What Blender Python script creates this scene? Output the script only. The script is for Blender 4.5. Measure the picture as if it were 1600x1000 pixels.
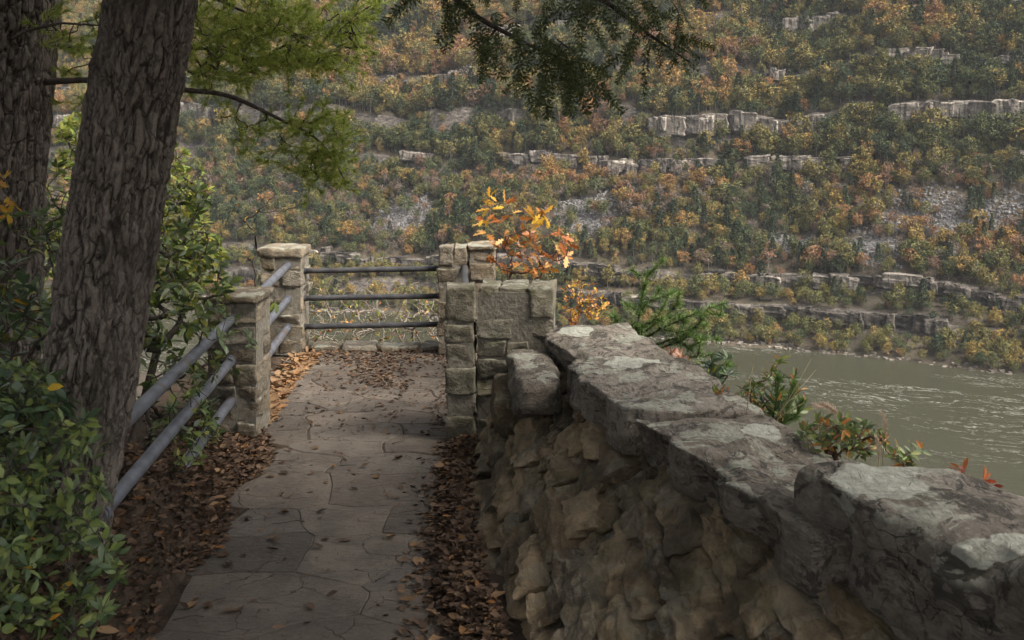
import bpy, math, random
import numpy as np
from mathutils import Vector, Matrix

# ------------------------------------------------------------------ reset
for o in list(bpy.data.objects):
    bpy.data.objects.remove(o)
S = bpy.context.scene
COL = S.collection
R = math.radians
random.seed(7)
RNG = np.random.default_rng(11)

# ------------------------------------------------------------------ camera
EYE = 2.155
FPX = 1600.0
cam = bpy.data.cameras.new('camera')
cam.sensor_width = 36.0
cam.lens = 36.0
cam.shift_y = -300.0 / 1600.0
cam.clip_start = 0.05
cam.clip_end = 5000
cam.dof.use_dof = True
cam.dof.focus_distance = 10.0
cam.dof.aperture_fstop = 8.0
co = bpy.data.objects.new('camera', cam)
co.location = (0, 0, EYE)
co.rotation_euler = (R(90), 0, 0)
COL.objects.link(co)
S.camera = co

# ------------------------------------------------------------------ sky, sun, exposure
SUN_EL, SUN_AZ = 48.0, 118.0          # degrees; azimuth clockwise from +Y (view direction)
w = bpy.data.worlds.new('World')
S.world = w
w.use_nodes = True
wn = w.node_tree.nodes
wl = w.node_tree.links
bg = wn['Background']
sky = wn.new('ShaderNodeTexSky')
sky.sky_type = 'NISHITA'
sky.sun_disc = False
sky.sun_elevation = R(SUN_EL)
sky.sun_rotation = R(SUN_AZ)
sky.air_density = 1.0
sky.dust_density = 6.0
sky.ozone_density = 1.0
hs = wn.new('ShaderNodeHueSaturation')       # overcast: the cloud deck takes the blue out of the sky
hs.inputs['Saturation'].default_value = 0.12
wl.new(sky.outputs[0], hs.inputs['Color'])
wl.new(hs.outputs[0], bg.inputs[0])
bg.inputs[1].default_value = 0.10
sl = bpy.data.lights.new('sun', 'SUN')
sl.energy = 2.8
sl.angle = R(32)
sl.color = (1.0, 0.91, 0.78)
so = bpy.data.objects.new('sun', sl)
COL.objects.link(so)
sd = Vector((math.sin(R(SUN_AZ)) * math.cos(R(SUN_EL)), math.cos(R(SUN_AZ)) * math.cos(R(SUN_EL)), math.sin(R(SUN_EL))))
so.rotation_euler = sd.to_track_quat('Z', 'Y').to_euler()
so.location = (20, -10, 40)
S.view_settings.view_transform = 'Standard'
S.view_settings.look = 'None'
S.view_settings.gamma = 1.0
S.view_settings.use_curve_mapping = False
S.view_settings.exposure = 1.35
try:
    S.cycles.volume_step_rate = 4.0
    S.cycles.volume_bounces = 0
    S.cycles.max_bounces = 5
    S.cycles.diffuse_bounces = 3
    S.cycles.use_adaptive_sampling = True
    S.cycles.adaptive_threshold = 0.03
    S.cycles.use_denoising = True
    S.cycles.transparent_max_bounces = 4
except Exception:
    pass

# ------------------------------------------------------------------ noise
def _h(i, j, k, seed):
    n = (i.astype(np.int64) * 374761393 + j.astype(np.int64) * 668265263 + k.astype(np.int64) * 2147483647 + seed * 1274126177) & 0xffffffff
    n = ((n ^ (n >> 13)) * 1274126177) & 0xffffffff
    n = (n ^ (n >> 16)) & 0xffffffff
    return n / 4294967295.0

def vn(p, seed=0):
    p = np.asarray(p, float)
    i = np.floor(p).astype(np.int64)
    f = p - i
    f = f * f * (3 - 2 * f)
    r = 0
    for dx in (0, 1):
        for dy in (0, 1):
            for dz in (0, 1):
                wgt = (f[..., 0] if dx else 1 - f[..., 0]) * (f[..., 1] if dy else 1 - f[..., 1]) * (f[..., 2] if dz else 1 - f[..., 2])
                r = r + wgt * _h(i[..., 0] + dx, i[..., 1] + dy, i[..., 2] + dz, seed)
    return r * 2 - 1

def fbm(p, oct=4, seed=0, gain=0.5):
    p = np.asarray(p, float)
    a, r = 1.0, 0
    for o in range(oct):
        r = r + a * vn(p * (2 ** o) + o * 17.3, seed + o)
        a *= gain
    return r

def voro(p, seed=0):
    """F1, F2-F1 of a jittered lattice"""
    p = np.asarray(p, float)
    i = np.floor(p).astype(np.int64)
    f1 = np.full(p.shape[:-1], 9.0)
    f2 = np.full(p.shape[:-1], 9.0)
    for dx in (-1, 0, 1):
        for dy in (-1, 0, 1):
            for dz in (-1, 0, 1):
                c = i + np.array([dx, dy, dz])
                q = np.stack([_h(c[..., 0], c[..., 1], c[..., 2], seed + s) for s in (1, 2, 3)], -1) + c
                d = np.linalg.norm(q - p, axis=-1)
                m = d < f1
                f2 = np.where(m, f1, np.minimum(f2, d))
                f1 = np.where(m, d, f1)
    return f1, f2 - f1

def sm(x, a, b):
    t = np.clip((np.asarray(x, float) - a) / (b - a), 0, 1)
    return t * t * (3 - 2 * t)

# ------------------------------------------------------------------ mesh and object helpers
def mesh(name, v, f, smooth=True, mat=None):
    m = bpy.data.meshes.new(name)
    v = np.asarray(v, np.float32)
    if isinstance(f, np.ndarray) and f.ndim == 2:
        k = f.shape[1]
        m.vertices.add(len(v))
        m.vertices.foreach_set('co', v.ravel())
        m.loops.add(f.size)
        m.loops.foreach_set('vertex_index', f.astype(np.int32).ravel())
        m.polygons.add(len(f))
        m.polygons.foreach_set('loop_start', np.arange(0, f.size, k, dtype=np.int32))
        try:
            m.polygons.foreach_set('loop_total', np.full(len(f), k, np.int32))
        except Exception:
            pass
        m.update(calc_edges=True)
        m.validate()
    else:
        m.from_pydata([tuple(map(float, x)) for x in v], [], [tuple(int(i) for i in x) for x in f])
        m.update()
    m.polygons.foreach_set('use_smooth', np.full(len(m.polygons), bool(smooth)))
    if mat is not None:
        m.materials.append(mat)
    return m

def obj(name, me, parent=None, loc=None, kind=None):
    o = bpy.data.objects.new(name, me)
    COL.objects.link(o)
    if parent is not None:
        o.parent = parent
    if loc is not None:
        o.location = loc
    if kind:
        o['kind'] = kind
    return o

def thing(name, label, cat, loc=(0, 0, 0), group=None, rotz=0.0):
    o = obj(name, None, None, loc)
    o.empty_display_size = 0.1
    o.rotation_euler = (0, 0, rotz)
    o['label'] = label
    o['category'] = cat
    if group:
        o['group'] = group
    return o

def tag(o, label, cat=None, group=None, kind=None):
    o['label'] = label
    if cat:
        o['category'] = cat
    if group:
        o['group'] = group
    if kind:
        o['kind'] = kind
    return o

def P(px, py, Y):
    """place seen at a photo pixel when it stands Y metres ahead"""
    return np.array([(px - 800.0) * Y / FPX, Y, EYE - (py - 200.0) * Y / FPX])

def norm(a):
    a = np.asarray(a, float)
    return a / np.maximum(np.linalg.norm(a, axis=-1, keepdims=True), 1e-9)

def cubegrid(nx, ny, nz):
    """surface lattice of a cube in [-.5,.5]^3, welded"""
    n = (nx, ny, nz)
    V, F = [], []
    base = 0
    for ax in range(3):
        a, b = [(1, 2), (2, 0), (0, 1)][ax]
        for side in (0, 1):
            A, B = np.meshgrid(np.arange(n[a] + 1), np.arange(n[b] + 1), indexing='ij')
            q = np.zeros(A.shape + (3,), int)
            q[..., a] = A
            q[..., b] = B
            q[..., ax] = n[ax] if side else 0
            idx = np.arange(A.size).reshape(A.shape) + base
            f = np.stack([idx[:-1, :-1], idx[1:, :-1], idx[1:, 1:], idx[:-1, 1:]], -1).reshape(-1, 4)
            if not side:
                f = f[:, ::-1]
            V.append(q.reshape(-1, 3))
            F.append(f)
            base += A.size
    V = np.concatenate(V)
    F = np.concatenate(F)
    u, inv = np.unique(V, axis=0, return_inverse=True)
    return u / np.array(n) - 0.5, inv.reshape(-1)[F]

_CG = {}
def stone_local(res, k=9.0, jit=0.06, rng=RNG):
    if res not in _CG:
        _CG[res] = cubegrid(*res)
    v, f = _CG[res]
    v = .5 * np.sin(np.pi * v)
    nrm = (np.abs(v * 2) ** k).sum(-1) ** (1 / k)
    q = v / nrm[:, None]
    c = rng.uniform(-jit, jit, (2, 2, 2, 3))
    t = q + 0.5
    off = 0
    for i in (0, 1):
        for j in (0, 1):
            for l in (0, 1):
                wgt = (t[:, 0] if i else 1 - t[:, 0]) * (t[:, 1] if j else 1 - t[:, 1]) * (t[:, 2] if l else 1 - t[:, 2])
                off = off + wgt[:, None] * c[i, j, l]
    return q + off, f

def rough(v, amp, scale, seed, aniso=(1, 1, 1), oct=4):
    p = v * scale * np.asarray(aniso)
    d = np.stack([fbm(p + 31.7 * i, oct, seed + 5 * i) for i in range(3)], -1)
    return v + d * amp

class MB:
    def __init__(s):
        s.v, s.f, s.n = [], [], 0
    def add(s, v, f):
        v = np.asarray(v, float)
        for q in f:
            s.f.append([i + s.n for i in q])
        s.v.append(v)
        s.n += len(v)
    def tube(s, pts, rad, n=6, cap=True):
        pts = np.asarray(pts, float)
        rad = np.broadcast_to(np.asarray(rad, float), (len(pts),))
        d = norm(np.gradient(pts, axis=0))
        up = np.array([0, 0, 1.0]) if abs(d[0][2]) < .9 else np.array([1.0, 0, 0])
        a = norm(np.cross(d, up))
        b = np.cross(d, a)
        th = np.arange(n) * 2 * math.pi / n
        ring = pts[:, None] + rad[:, None, None] * (np.cos(th)[None, :, None] * a[:, None] + np.sin(th)[None, :, None] * b[:, None])
        F = []
        for i in range(len(pts) - 1):
            for j in range(n):
                k = (j + 1) % n
                F.append((i * n + j, i * n + k, (i + 1) * n + k, (i + 1) * n + j))
        if cap:
            F.append(tuple(range(n))[::-1])
            F.append(tuple(range((len(pts) - 1) * n, len(pts) * n)))
        s.add(ring.reshape(-1, 3), F)
    def build(s, name, mat, parent=None, smooth=True, kind=None, loc=None):
        v = np.concatenate(s.v)
        if loc is not None:
            v = v - np.asarray(loc)
        return obj(name, mesh(name, v, s.f, smooth, mat), parent, loc, kind)

# leaf templates: x along the leaf, y across, z up
def tpl_leaf(curl=0.12, fold=0.08, w1=0.5, w2=0.42):
    v = np.array([[0, 0, 0], [.32, w1, fold], [.32, 0, 0], [.32, -w1, fold], [.68, w2, fold], [.68, 0, 0], [.68, -w2, fold], [1, 0, 0]], float)
    v[:, 2] -= curl * v[:, 0] ** 2
    return v, [(0, 2, 1), (0, 3, 2), (1, 2, 5), (1, 5, 4), (2, 3, 6), (2, 6, 5), (4, 5, 7), (5, 6, 7)]
def tpl_small(fold=0.06):
    return np.array([[0, 0, 0], [.5, .5, fold], [1, 0, 0], [.5, -.5, fold]], float), [(0, 2, 1), (0, 3, 2)]
def tpl_needle():
    return np.array([[0, -.5, 0], [0, .5, 0], [1, 0, 0]], float), [(0, 2, 1)]
def tpl_dry(curl=.35):
    xs = [0, .25, .55, .8, 1]
    ws = [0.05, .42, .5, .3, 0.0]
    v = []
    for x, w_ in zip(xs, ws):
        v += [[x, w_, curl * w_ * w_ * 2 - .25 * curl * math.sin(x * 3)], [x, 0, -.25 * curl * math.sin(x * 3)], [x, -w_, curl * w_ * w_ * 1.4 - .25 * curl * math.sin(x * 3)]]
    f = []
    for i in range(4):
        a, b = i * 3, i * 3 + 3
        for k in (0, 1):
            f += [(a + k, a + k + 1, b + k + 1), (a + k, b + k + 1, b + k)]
    return np.array(v), f
def tpl_oak(curl=.15):
    # lobed outline, fan from the midrib
    xs = [0, .12, .2, .3, .36, .48, .56, .66, .76, .84, .92, 1]
    ws = [.02, .06, .26, .12, .16, .46, .2, .22, .40, .14, .18, 0]
    v, f = [], []
    for x, w_ in zip(xs, ws):
        v += [[x + .08 * w_, w_, .1 * w_ - curl * x * x], [x, 0, -curl * x * x], [x + .08 * w_, -w_, .1 * w_ - curl * x * x]]
    for i in range(len(xs) - 1):
        a, b = i * 3, i * 3 + 3
        for k in (0, 1):
            f += [(a + k, a + k + 1, b + k + 1), (a + k, b + k + 1, b + k)]
    return np.array(v), f

def frames(D, N):
    D = norm(D)
    B = norm(np.cross(N, D))
    Nn = np.cross(D, B)
    return np.stack([D, B, Nn], -1)          # columns

def scatter(tpl, pos, D, N, L, W):
    v, f = tpl
    f = np.asarray(f)
    F = frames(np.asarray(D, float), np.asarray(N, float))
    L = np.broadcast_to(L, (len(pos),))
    W = np.broadcast_to(W, (len(pos),))
    s = np.stack([L, W, (L + W) * .5], -1)
    q = np.einsum('nij,nkj->nki', F, v[None] * s[:, None]) + np.asarray(pos)[:, None]
    idx = f[None] + (np.arange(len(pos)) * len(v))[:, None, None]
    return q.reshape(-1, 3), idx.reshape(-1, f.shape[1])

def cat(parts):
    n, V, F = 0, [], []
    for v, f in parts:
        V.append(v)
        F.append(f + n)
        n += len(v)
    return np.concatenate(V), np.concatenate(F)

def rdir(n, rng=RNG):
    return norm(rng.normal(size=(n, 3)))

# ------------------------------------------------------------------ materials
class NT:
    def __init__(s, name):
        s.m = bpy.data.materials.new(name)
        s.m.use_nodes = True
        s.t = s.m.node_tree
        s.b = s.t.nodes['Principled BSDF']
        s.out = s.t.nodes['Material Output']
    def n(s, typ, **kw):
        x = s.t.nodes.new('ShaderNode' + typ)
        ins = kw.pop('ins', {})
        for k, v in kw.items():
            setattr(x, k, v)
        for k, v in ins.items():
            s.put(x.inputs[k], v)
        return x
    def put(s, sock, v):
        if isinstance(v, bpy.types.NodeSocket):
            s.t.links.new(v, sock)
        elif isinstance(v, (tuple, list)) and len(v) == 3 and sock.type == 'RGBA':
            sock.default_value = (*v, 1)
        else:
            sock.default_value = v
    def math(s, op, a, b=0.0, clamp=False):
        x = s.n('Math', operation=op, use_clamp=clamp)
        s.put(x.inputs[0], a)
        s.put(x.inputs[1], b)
        return x.outputs[0]
    def mix(s, fac, a, b, blend='MIX'):
        x = s.n('Mix', data_type='RGBA', blend_type=blend)
        s.put(x.inputs[0], fac)
        s.put(x.inputs[6], a)
        s.put(x.inputs[7], b)
        return x.outputs[2]
    def ramp(s, fac, stops, interp='LINEAR'):
        x = s.n('ValToRGB')
        x.color_ramp.interpolation = interp
        e = x.color_ramp.elements
        while len(e) > 1:
            e.remove(e[0])
        e[0].position = stops[0][0]
        e[0].color = (*stops[0][1], 1)
        for p, c in stops[1:]:
            k = e.new(p)
            k.color = (*c, 1)
        s.put(x.inputs[0], fac)
        return x.outputs[0]
    def pos(s):
        return s.n('NewGeometry').outputs['Position']
    def vmul(s, v, k):
        x = s.n('VectorMath', operation='MULTIPLY')
        s.put(x.inputs[0], v)
        x.inputs[1].default_value = k if isinstance(k, (tuple, list)) else (k, k, k)
        return x.outputs[0]
    def vadd(s, v, u):
        x = s.n('VectorMath', operation='ADD')
        s.put(x.inputs[0], v)
        s.put(x.inputs[1], u)
        return x.outputs[0]
    def noise(s, v, scale, detail=4, rough_=.55, dist=0.0):
        x = s.n('TexNoise')
        s.put(x.inputs['Vector'], v)
        x.inputs['Scale'].default_value = scale
        x.inputs['Detail'].default_value = detail
        x.inputs['Roughness'].default_value = rough_
        x.inputs['Distortion'].default_value = dist
        return x.outputs[0]
    def voronoi(s, v, scale, feature='F1', rand=1.0):
        x = s.n('TexVoronoi', feature=feature)
        s.put(x.inputs['Vector'], v)
        x.inputs['Scale'].default_value = scale
        x.inputs['Randomness'].default_value = rand
        return x.outputs[0]
    def step(s, v, a, b):
        x = s.n('MapRange', interpolation_type='SMOOTHSTEP')
        s.put(x.inputs[0], v)
        x.inputs[1].default_value = a
        x.inputs[2].default_value = b
        return x.outputs[0]
    def bump(s, h, strength=.5, dist=.02, chain=None):
        x = s.n('Bump')
        x.inputs['Strength'].default_value = strength
        x.inputs['Distance'].default_value = dist
        s.put(x.inputs['Height'], h)
        if chain is not None:
            s.put(x.inputs['Normal'], chain)
        return x.outputs[0]
    def done(s, color, rough_=.85, normal=None, spec=.3, **kw):
        s.put(s.b.inputs['Base Color'], color)
        s.put(s.b.inputs['Roughness'], rough_)
        s.b.inputs['Specular IOR Level'].default_value = spec
        if normal is not None:
            s.put(s.b.inputs['Normal'], normal)
        for k, v in kw.items():
            s.put(s.b.inputs[k], v)
        return s.m

def stone_mat(name, cols, lichen=.5, moss=.3, dark=.5, spots=(), bump=.6, grain=(1, 1, 5), crust=(.032, .030, .025), pale=(.30, .27, .22)):
    s = NT(name)
    rnd = s.n('ObjectInfo').outputs['Random']
    p0 = s.pos()
    off = s.n('CombineXYZ')
    k = s.math('MULTIPLY', rnd, 37.0)
    for i in range(3):
        s.put(off.inputs[i], k)
    p = s.vadd(p0, off.outputs[0])
    n1 = s.noise(p, 5.0, 6, .62, .6)
    n2 = s.noise(p, 28.0, 5, .65)
    n3 = s.noise(s.vmul(p, grain), 9.0, 7, .68, .8)
    base = s.ramp(rnd, [(0, cols[0]), (.35, cols[1]), (.7, cols[2]), (1, cols[3])])
    c = s.mix(s.step(n1, .35, .65), s.mix(.55, base, (.07, .062, .05)), base)
    c = s.mix(s.math('MULTIPLY', s.step(n3, .48, .66), .55), c, pale)
    c = s.mix(s.math('MULTIPLY', s.step(n2, .5, .72), .5), c, (.05, .045, .038))
    # black weathering crust
    nd = s.noise(p0, 2.1, 5, .6, .8)
    c = s.mix(s.math('MULTIPLY', s.step(nd, .50, .62), dark), c, crust)
    if spots:
        nk = s.noise(s.vmul(p0, (1.4, .8, 1.4)), 6.5, 8, .72, 1.2)
        c = s.mix(s.math('MULTIPLY', s.step(nk, .525, .57), .75), c, (.045, .041, .035))
        nv = s.voronoi(s.vadd(s.vmul(p0, (1.6, .7, 3)), s.vmul(s.n('TexNoise', ins={'Vector': p0, 'Scale': 5.0, 'Detail': 6.0}).outputs['Color'], .5)), 3.2, 'DISTANCE_TO_EDGE')
        crk = s.math('MULTIPLY', s.math('SUBTRACT', 1.0, s.step(nv, .0, .016)), s.step(s.noise(p0, 3.7, 2), .54, .62))
        c = s.mix(s.math('MULTIPLY', crk, .8), c, (.02, .018, .015))
    # green algae film
    ng = s.noise(p0, 3.3, 5, .65, .4)
    c = s.mix(s.math('MULTIPLY', s.step(ng, .50, .66), moss), c, (.075, .078, .034))
    # pale crust lichen on the tops
    nz = s.n('SeparateXYZ', ins={0: s.n('NewGeometry').outputs['Normal']}).outputs[2]
    nl = s.noise(p0, 4.6, 7, .68, .5)
    l = s.math('MULTIPLY', s.step(nl, .535, .565), s.step(nz, .2, .7))
    l = s.math('MULTIPLY', l, lichen)
    lcol = s.ramp(n2, [(.3, (.20, .20, .165)), (.6, (.37, .365, .30))])
    c = s.mix(l, c, lcol)
    for (q, r) in spots:
        x = s.n('VectorMath', operation='DISTANCE')
        s.put(x.inputs[0], p0)
        x.inputs[1].default_value = tuple(q)
        dd = s.math('ADD', s.math('DIVIDE', x.outputs['Value'], r), s.math('MULTIPLY', s.math('SUBTRACT', s.noise(p0, 11, 4), .5), 1.1))
        k2 = s.math('SUBTRACT', 1.0, s.step(dd, .92, 1.0))
        c = s.mix(s.math('MULTIPLY', k2, .92), c, s.ramp(n2, [(.3, (.30, .30, .25)), (.65, (.50, .50, .43))]))
    v1 = s.voronoi(s.vmul(p, (1, 1, 2.2)), 11.0)
    h = s.math('ADD', s.math('MULTIPLY', n3, .9), s.math('ADD', s.math('MULTIPLY', n2, .35), s.math('MULTIPLY', v1, .3)))
    if spots:
        h = s.math('SUBTRACT', h, s.math('MULTIPLY', crk, .8))
    nb = s.bump(h, bump, .035)
    nb = s.bump(s.noise(p, 75, 5, .7), .6, .010, nb)
    return s.done(c, .9, nb, .2)

LICHEN_SPOTS = [(P(1188, 660, 4.63), .105), (P(1375, 752, 3.55), .17), (P(1520, 840, 3.0), .09),
                (P(985, 560, 5.95), .16), (P(1385, 715, 3.75), .12), (P(1300, 712, 4.1), .09), (P(900, 520, 6.85), .13), (P(1590, 860, 3.0), .08)]
M = {}
TAN = [(.11, .085, .06), (.21, .165, .11), (.28, .23, .165), (.17, .155, .13)]
M['pillar'] = stone_mat('pillar_stone', TAN, .75, .15, .45, grain=(1.6, 1.6, 2.2), bump=.9)
M['pillar_mossy'] = stone_mat('pillar_stone_mossy', [(.15, .13, .09), (.19, .17, .12), (.22, .20, .15), (.10, .095, .075)], .6, .6, .85, grain=(1.6, 1.6, 2.4), bump=.9)
M['wall'] = stone_mat('wall_stone', [(.075, .05, .028), (.21, .15, .085), (.36, .265, .16), (.13, .105, .072)], .2, .3, .6, grain=(2.2, 1.0, 2.4), bump=1.0, crust=(.018, .015, .011), pale=(.27, .22, .15))
M['cap'] = stone_mat('cap_stone', [(.20, .168, .135), (.25, .212, .172), (.30, .255, .208), (.23, .20, .168)], .9, .2, .4, LICHEN_SPOTS, bump=1.0, grain=(3.0, 1.2, 6), pale=(.36, .32, .28))

def _mortar():
    s = NT('mortar')
    p = s.pos()
    n = s.noise(p, 30, 5, .6)
    c = s.ramp(n, [(.3, (.10, .09, .074)), (.7, (.22, .20, .165))])
    return s.done(c, .95, s.bump(n, .6, .02), .1)
M['mortar'] = _mortar()

def _flag():
    s = NT('flagstone')
    rnd = s.n('ObjectInfo').outputs['Random']
    p = s.pos()
    n1 = s.noise(p, 3.2, 6, .6, .3)
    n2 = s.noise(p, 40, 5, .65)
    n4 = s.noise(s.vmul(p, (1, 2.5, 1)), 14, 5, .7, .6)
    base = s.ramp(rnd, [(0, (.092, .076, .062)), (.4, (.128, .105, .085)), (.75, (.165, .136, .11)), (1, (.115, .10, .086))])
    c = s.mix(s.step(n1, .38, .62), s.mix(.5, base, (.06, .052, .045)), base)
    c = s.mix(s.math('MULTIPLY', s.step(n4, .55, .68), .45), c, (.07, .055, .042))
    c = s.mix(s.math('MULTIPLY', s.step(n2, .52, .75), .35), c, (.22, .20, .175))
    ed = s.voronoi(s.vadd(s.vmul(p, (1, 1.5, 1)), s.vmul(s.n('TexNoise', ins={'Vector': p, 'Scale': 4.0, 'Detail': 5.0}).outputs['Color'], .35)), 3.4, 'DISTANCE_TO_EDGE')
    ck = s.math('MULTIPLY', s.math('SUBTRACT', 1.0, s.step(ed, .0, .018)), s.step(s.noise(p, 2.3, 3), .45, .58))
    c = s.mix(s.math('MULTIPLY', ck, .8), c, (.03, .024, .018))
    nb = s.bump(s.math('SUBTRACT', s.math('ADD', s.math('MULTIPLY', n4, .9), n1), s.math('MULTIPLY', ck, .5)), .8, .018)
    nb = s.bump(n2, .6, .008, nb)
    return s.done(c, s.math('ADD', .62, s.math('MULTIPLY', n4, .35)), nb, .25)
M['flag'] = _flag()

def _soil():
    s = NT('soil')
    p = s.pos()
    n1 = s.noise(p, 6, 6, .65)
    n2 = s.noise(p, 60, 5, .7)
    c = s.mix(s.step(n1, .4, .6), (.035, .026, .019), (.075, .055, .04))
    c = s.mix(s.math('MULTIPLY', s.step(n2, .5, .7), .5), c, (.11, .082, .06))
    nb = s.bump(s.math('ADD', n1, s.math('MULTIPLY', n2, .5)), .8, .03)
    return s.done(c, .95, nb, .1)
M['soil'] = _soil()

def _bark(name, d, m, l, sc=1.0, moss=.25):
    s = NT(name)
    p = s.pos()
    q = s.vmul(p, (1, 1, .22))
    n0 = s.noise(p, 2.0 * sc, 4)
    v1 = s.voronoi(s.vadd(q, s.vmul(s.n('TexNoise', ins={'Vector': p, 'Scale': 12.0 * sc}).outputs['Color'], .05)), 26 * sc, 'DISTANCE_TO_EDGE')
    n1 = s.noise(s.vmul(p, (1, 1, .3)), 34 * sc, 6, .68, .5)
    n2 = s.noise(p, 90 * sc, 4, .6)
    att = s.n('Attribute', attribute_name='plate').outputs['Fac']
    k = s.math('MULTIPLY', s.math('ADD', .35, s.math('MULTIPLY', s.step(v1, .0, .10), .65)), s.math('ADD', .12, s.math('MULTIPLY', s.step(att, .05, .45), .88)))
    n5 = s.noise(s.vmul(p, (1, 1, .45)), 60 * sc, 6, .75, .8)
    c = s.mix(k, d, s.mix(s.step(n5, .34, .70), m, l))
    c = s.mix(s.math('MULTIPLY', s.step(n0, .52, .66), .5), c, s.mix(.5, d, m))
    c = s.mix(s.math('MULTIPLY', s.step(n2, .56, .7), .3), c, l)
    ng = s.noise(p, 3.1, 4, .6)
    c = s.mix(s.math('MULTIPLY', s.step(ng, .56, .68), moss), c, (.05, .055, .03))
    h = s.math('ADD', s.step(v1, .0, .2), s.math('MULTIPLY', n1, 1.1))
    nb = s.bump(h, .9, .012 / sc)
    nb = s.bump(n5, .8, .008 / sc, nb)
    return s.done(c, .95, nb, .12)
M['bark'] = _bark('bark', (.032, .027, .023), (.118, .099, .084), (.25, .212, .178), 1.0)
M['bark_grey'] = _bark('bark_grey', (.028, .023, .020), (.12, .098, .084), (.21, .18, .155), .8, .1)

def _plain(name, c0, c1, rough_=.8, scale=20, spec=.3, bump=.3):
    s = NT(name)
    n = s.noise(s.pos(), scale, 5, .6)
    return s.done(s.mix(s.step(n, .35, .65), c0, c1), rough_, s.bump(n, bump, .01), spec)
M['twig'] = _plain('twig_bark', (.035, .028, .022), (.075, .06, .05), .9, 40)
M['twig_red'] = _plain('twig_red_bark', (.09, .05, .04), (.14, .085, .065), .8, 40)
M['twig_grey'] = _plain('twig_grey_bark', (.13, .11, .09), (.26, .225, .19), .9, 40)
M['plume'] = _plain('grass_plume', (.42, .30, .22), (.55, .42, .33), .9, 60)
M['drygrass'] = _plain('dry_grass', (.25, .21, .12), (.40, .33, .2), .8, 50)

def _pipe():
    s = NT('pipe_paint')
    p = s.pos()
    n = s.noise(p, 9, 6, .65)
    n2 = s.noise(p, 70, 4)
    c = s.mix(s.step(n, .4, .62), (.115, .122, .145), (.075, .078, .09))
    c = s.mix(s.math('MULTIPLY', s.step(n2, .6, .72), .6), c, (.20, .205, .22))
    c = s.mix(s.math('MULTIPLY', s.step(s.noise(p, 5, 5), .60, .68), .7), c, (.085, .055, .038))
    return s.done(c, s.math('ADD', .38, s.math('MULTIPLY', n, .25)), s.bump(n2, .15, .004), .5, Metallic=.15)
M['pipe'] = _pipe()
def _pipe2():
    s = NT('pipe_dark_paint')
    p = s.pos()
    n = s.noise(p, 9, 6, .65)
    c = s.mix(s.step(n, .4, .62), (.035, .036, .04), (.06, .06, .064))
    c = s.mix(s.math('MULTIPLY', s.step(s.noise(p, 6, 5), .60, .68), .7), c, (.07, .045, .03))
    return s.done(c, s.math('ADD', .4, s.math('MULTIPLY', n, .25)), None, .4, Metallic=.1)
M['pipe_dark'] = _pipe2()

def leaf_mat(name, stops, rough_=.5, trans=.25, spec=.35, interp='LINEAR', scale=60):
    s = NT(name)
    r = s.n('NewGeometry').outputs['Random Per Island']
    r2 = s.n('ObjectInfo').outputs['Random']
    k = s.math('FRACT', s.math('ADD', r, s.math('MULTIPLY', r2, 3.7)))
    c = s.ramp(k, stops, interp)
    n = s.noise(s.pos(), scale, 3)
    c = s.mix(s.math('MULTIPLY', s.step(n, .5, .75), .3), c, s.mix(.6, c, (.02, .02, .01)))
    s.done(c, rough_, None, spec)
    tr = s.n('BsdfTranslucent')
    s.put(tr.inputs[0], c)
    mx = s.n('MixShader')
    mx.inputs[0].default_value = trans
    s.t.links.new(s.b.outputs[0], mx.inputs[1])
    s.t.links.new(tr.outputs[0], mx.inputs[2])
    s.t.links.new(mx.outputs[0], s.out.inputs[0])
    return s.m
M['litter'] = leaf_mat('dead_leaves', [(0, (.035, .022, .015)), (.3, (.07, .043, .029)), (.6, (.105, .066, .043)), (.85, (.15, .10, .068)), (.97, (.19, .115, .06)), (1, (.24, .10, .03))], .75, .1, .2)
M['litter_tan'] = leaf_mat('tan_dead_leaves', [(0, (.13, .075, .042)), (.4, (.22, .135, .075)), (.8, (.29, .185, .10)), (1, (.32, .15, .06))], .75, .15, .2)
M['azalea'] = leaf_mat('azalea_leaf', [(0, (.045, .075, .034)), (.3, (.085, .125, .046)), (.6, (.145, .19, .058)), (.9, (.20, .245, .068)), (1, (.23, .25, .06))], .42, .25, .45)
M['bluegreen'] = leaf_mat('blue_green_leaf', [(0, (.045, .075, .04)), (.5, (.075, .115, .06)), (1, (.11, .155, .075))], .4, .2, .5)
M['rhodo'] = leaf_mat('rhododendron_leaf', [(0, (.04, .065, .022)), (.5, (.075, .115, .034)), (.9, (.13, .17, .045)), (1, (.22, .18, .04))], .42, .2, .5)
M['yellowgreen'] = leaf_mat('yellow_green_leaf', [(0, (.09, .13, .03)), (.5, (.16, .20, .04)), (.85, (.24, .25, .05)), (1, (.32, .26, .05))], .55, .35, .3)
M['yellow'] = leaf_mat('yellow_leaf', [(0, (.42, .25, .03)), (.5, (.55, .36, .04)), (1, (.5, .22, .03))], .5, .35, .3)
M['orange'] = leaf_mat('orange_leaf', [(0, (.30, .09, .025)), (.4, (.42, .16, .04)), (.75, (.5, .25, .06)), (1, (.55, .36, .15))], .5, .3, .3)
M['red'] = leaf_mat('red_leaf', [(0, (.22, .04, .025)), (.5, (.36, .075, .035)), (1, (.42, .16, .05))], .45, .3, .35)
M['buff'] = leaf_mat('buff_leaf', [(0, (.38, .22, .16)), (.5, (.5, .36, .27)), (1, (.42, .17, .09))], .6, .25, .3)
M['pine'] = leaf_mat('pine_needles', [(0, (.13, .17, .035)), (.4, (.24, .30, .055)), (.8, (.33, .38, .07)), (1, (.38, .38, .08))], .5, .4, .3)
M['pine_dark'] = leaf_mat('hemlock_needles', [(0, (.035, .05, .018)), (.5, (.065, .085, .028)), (1, (.11, .125, .04))], .5, .3, .3)
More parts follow.
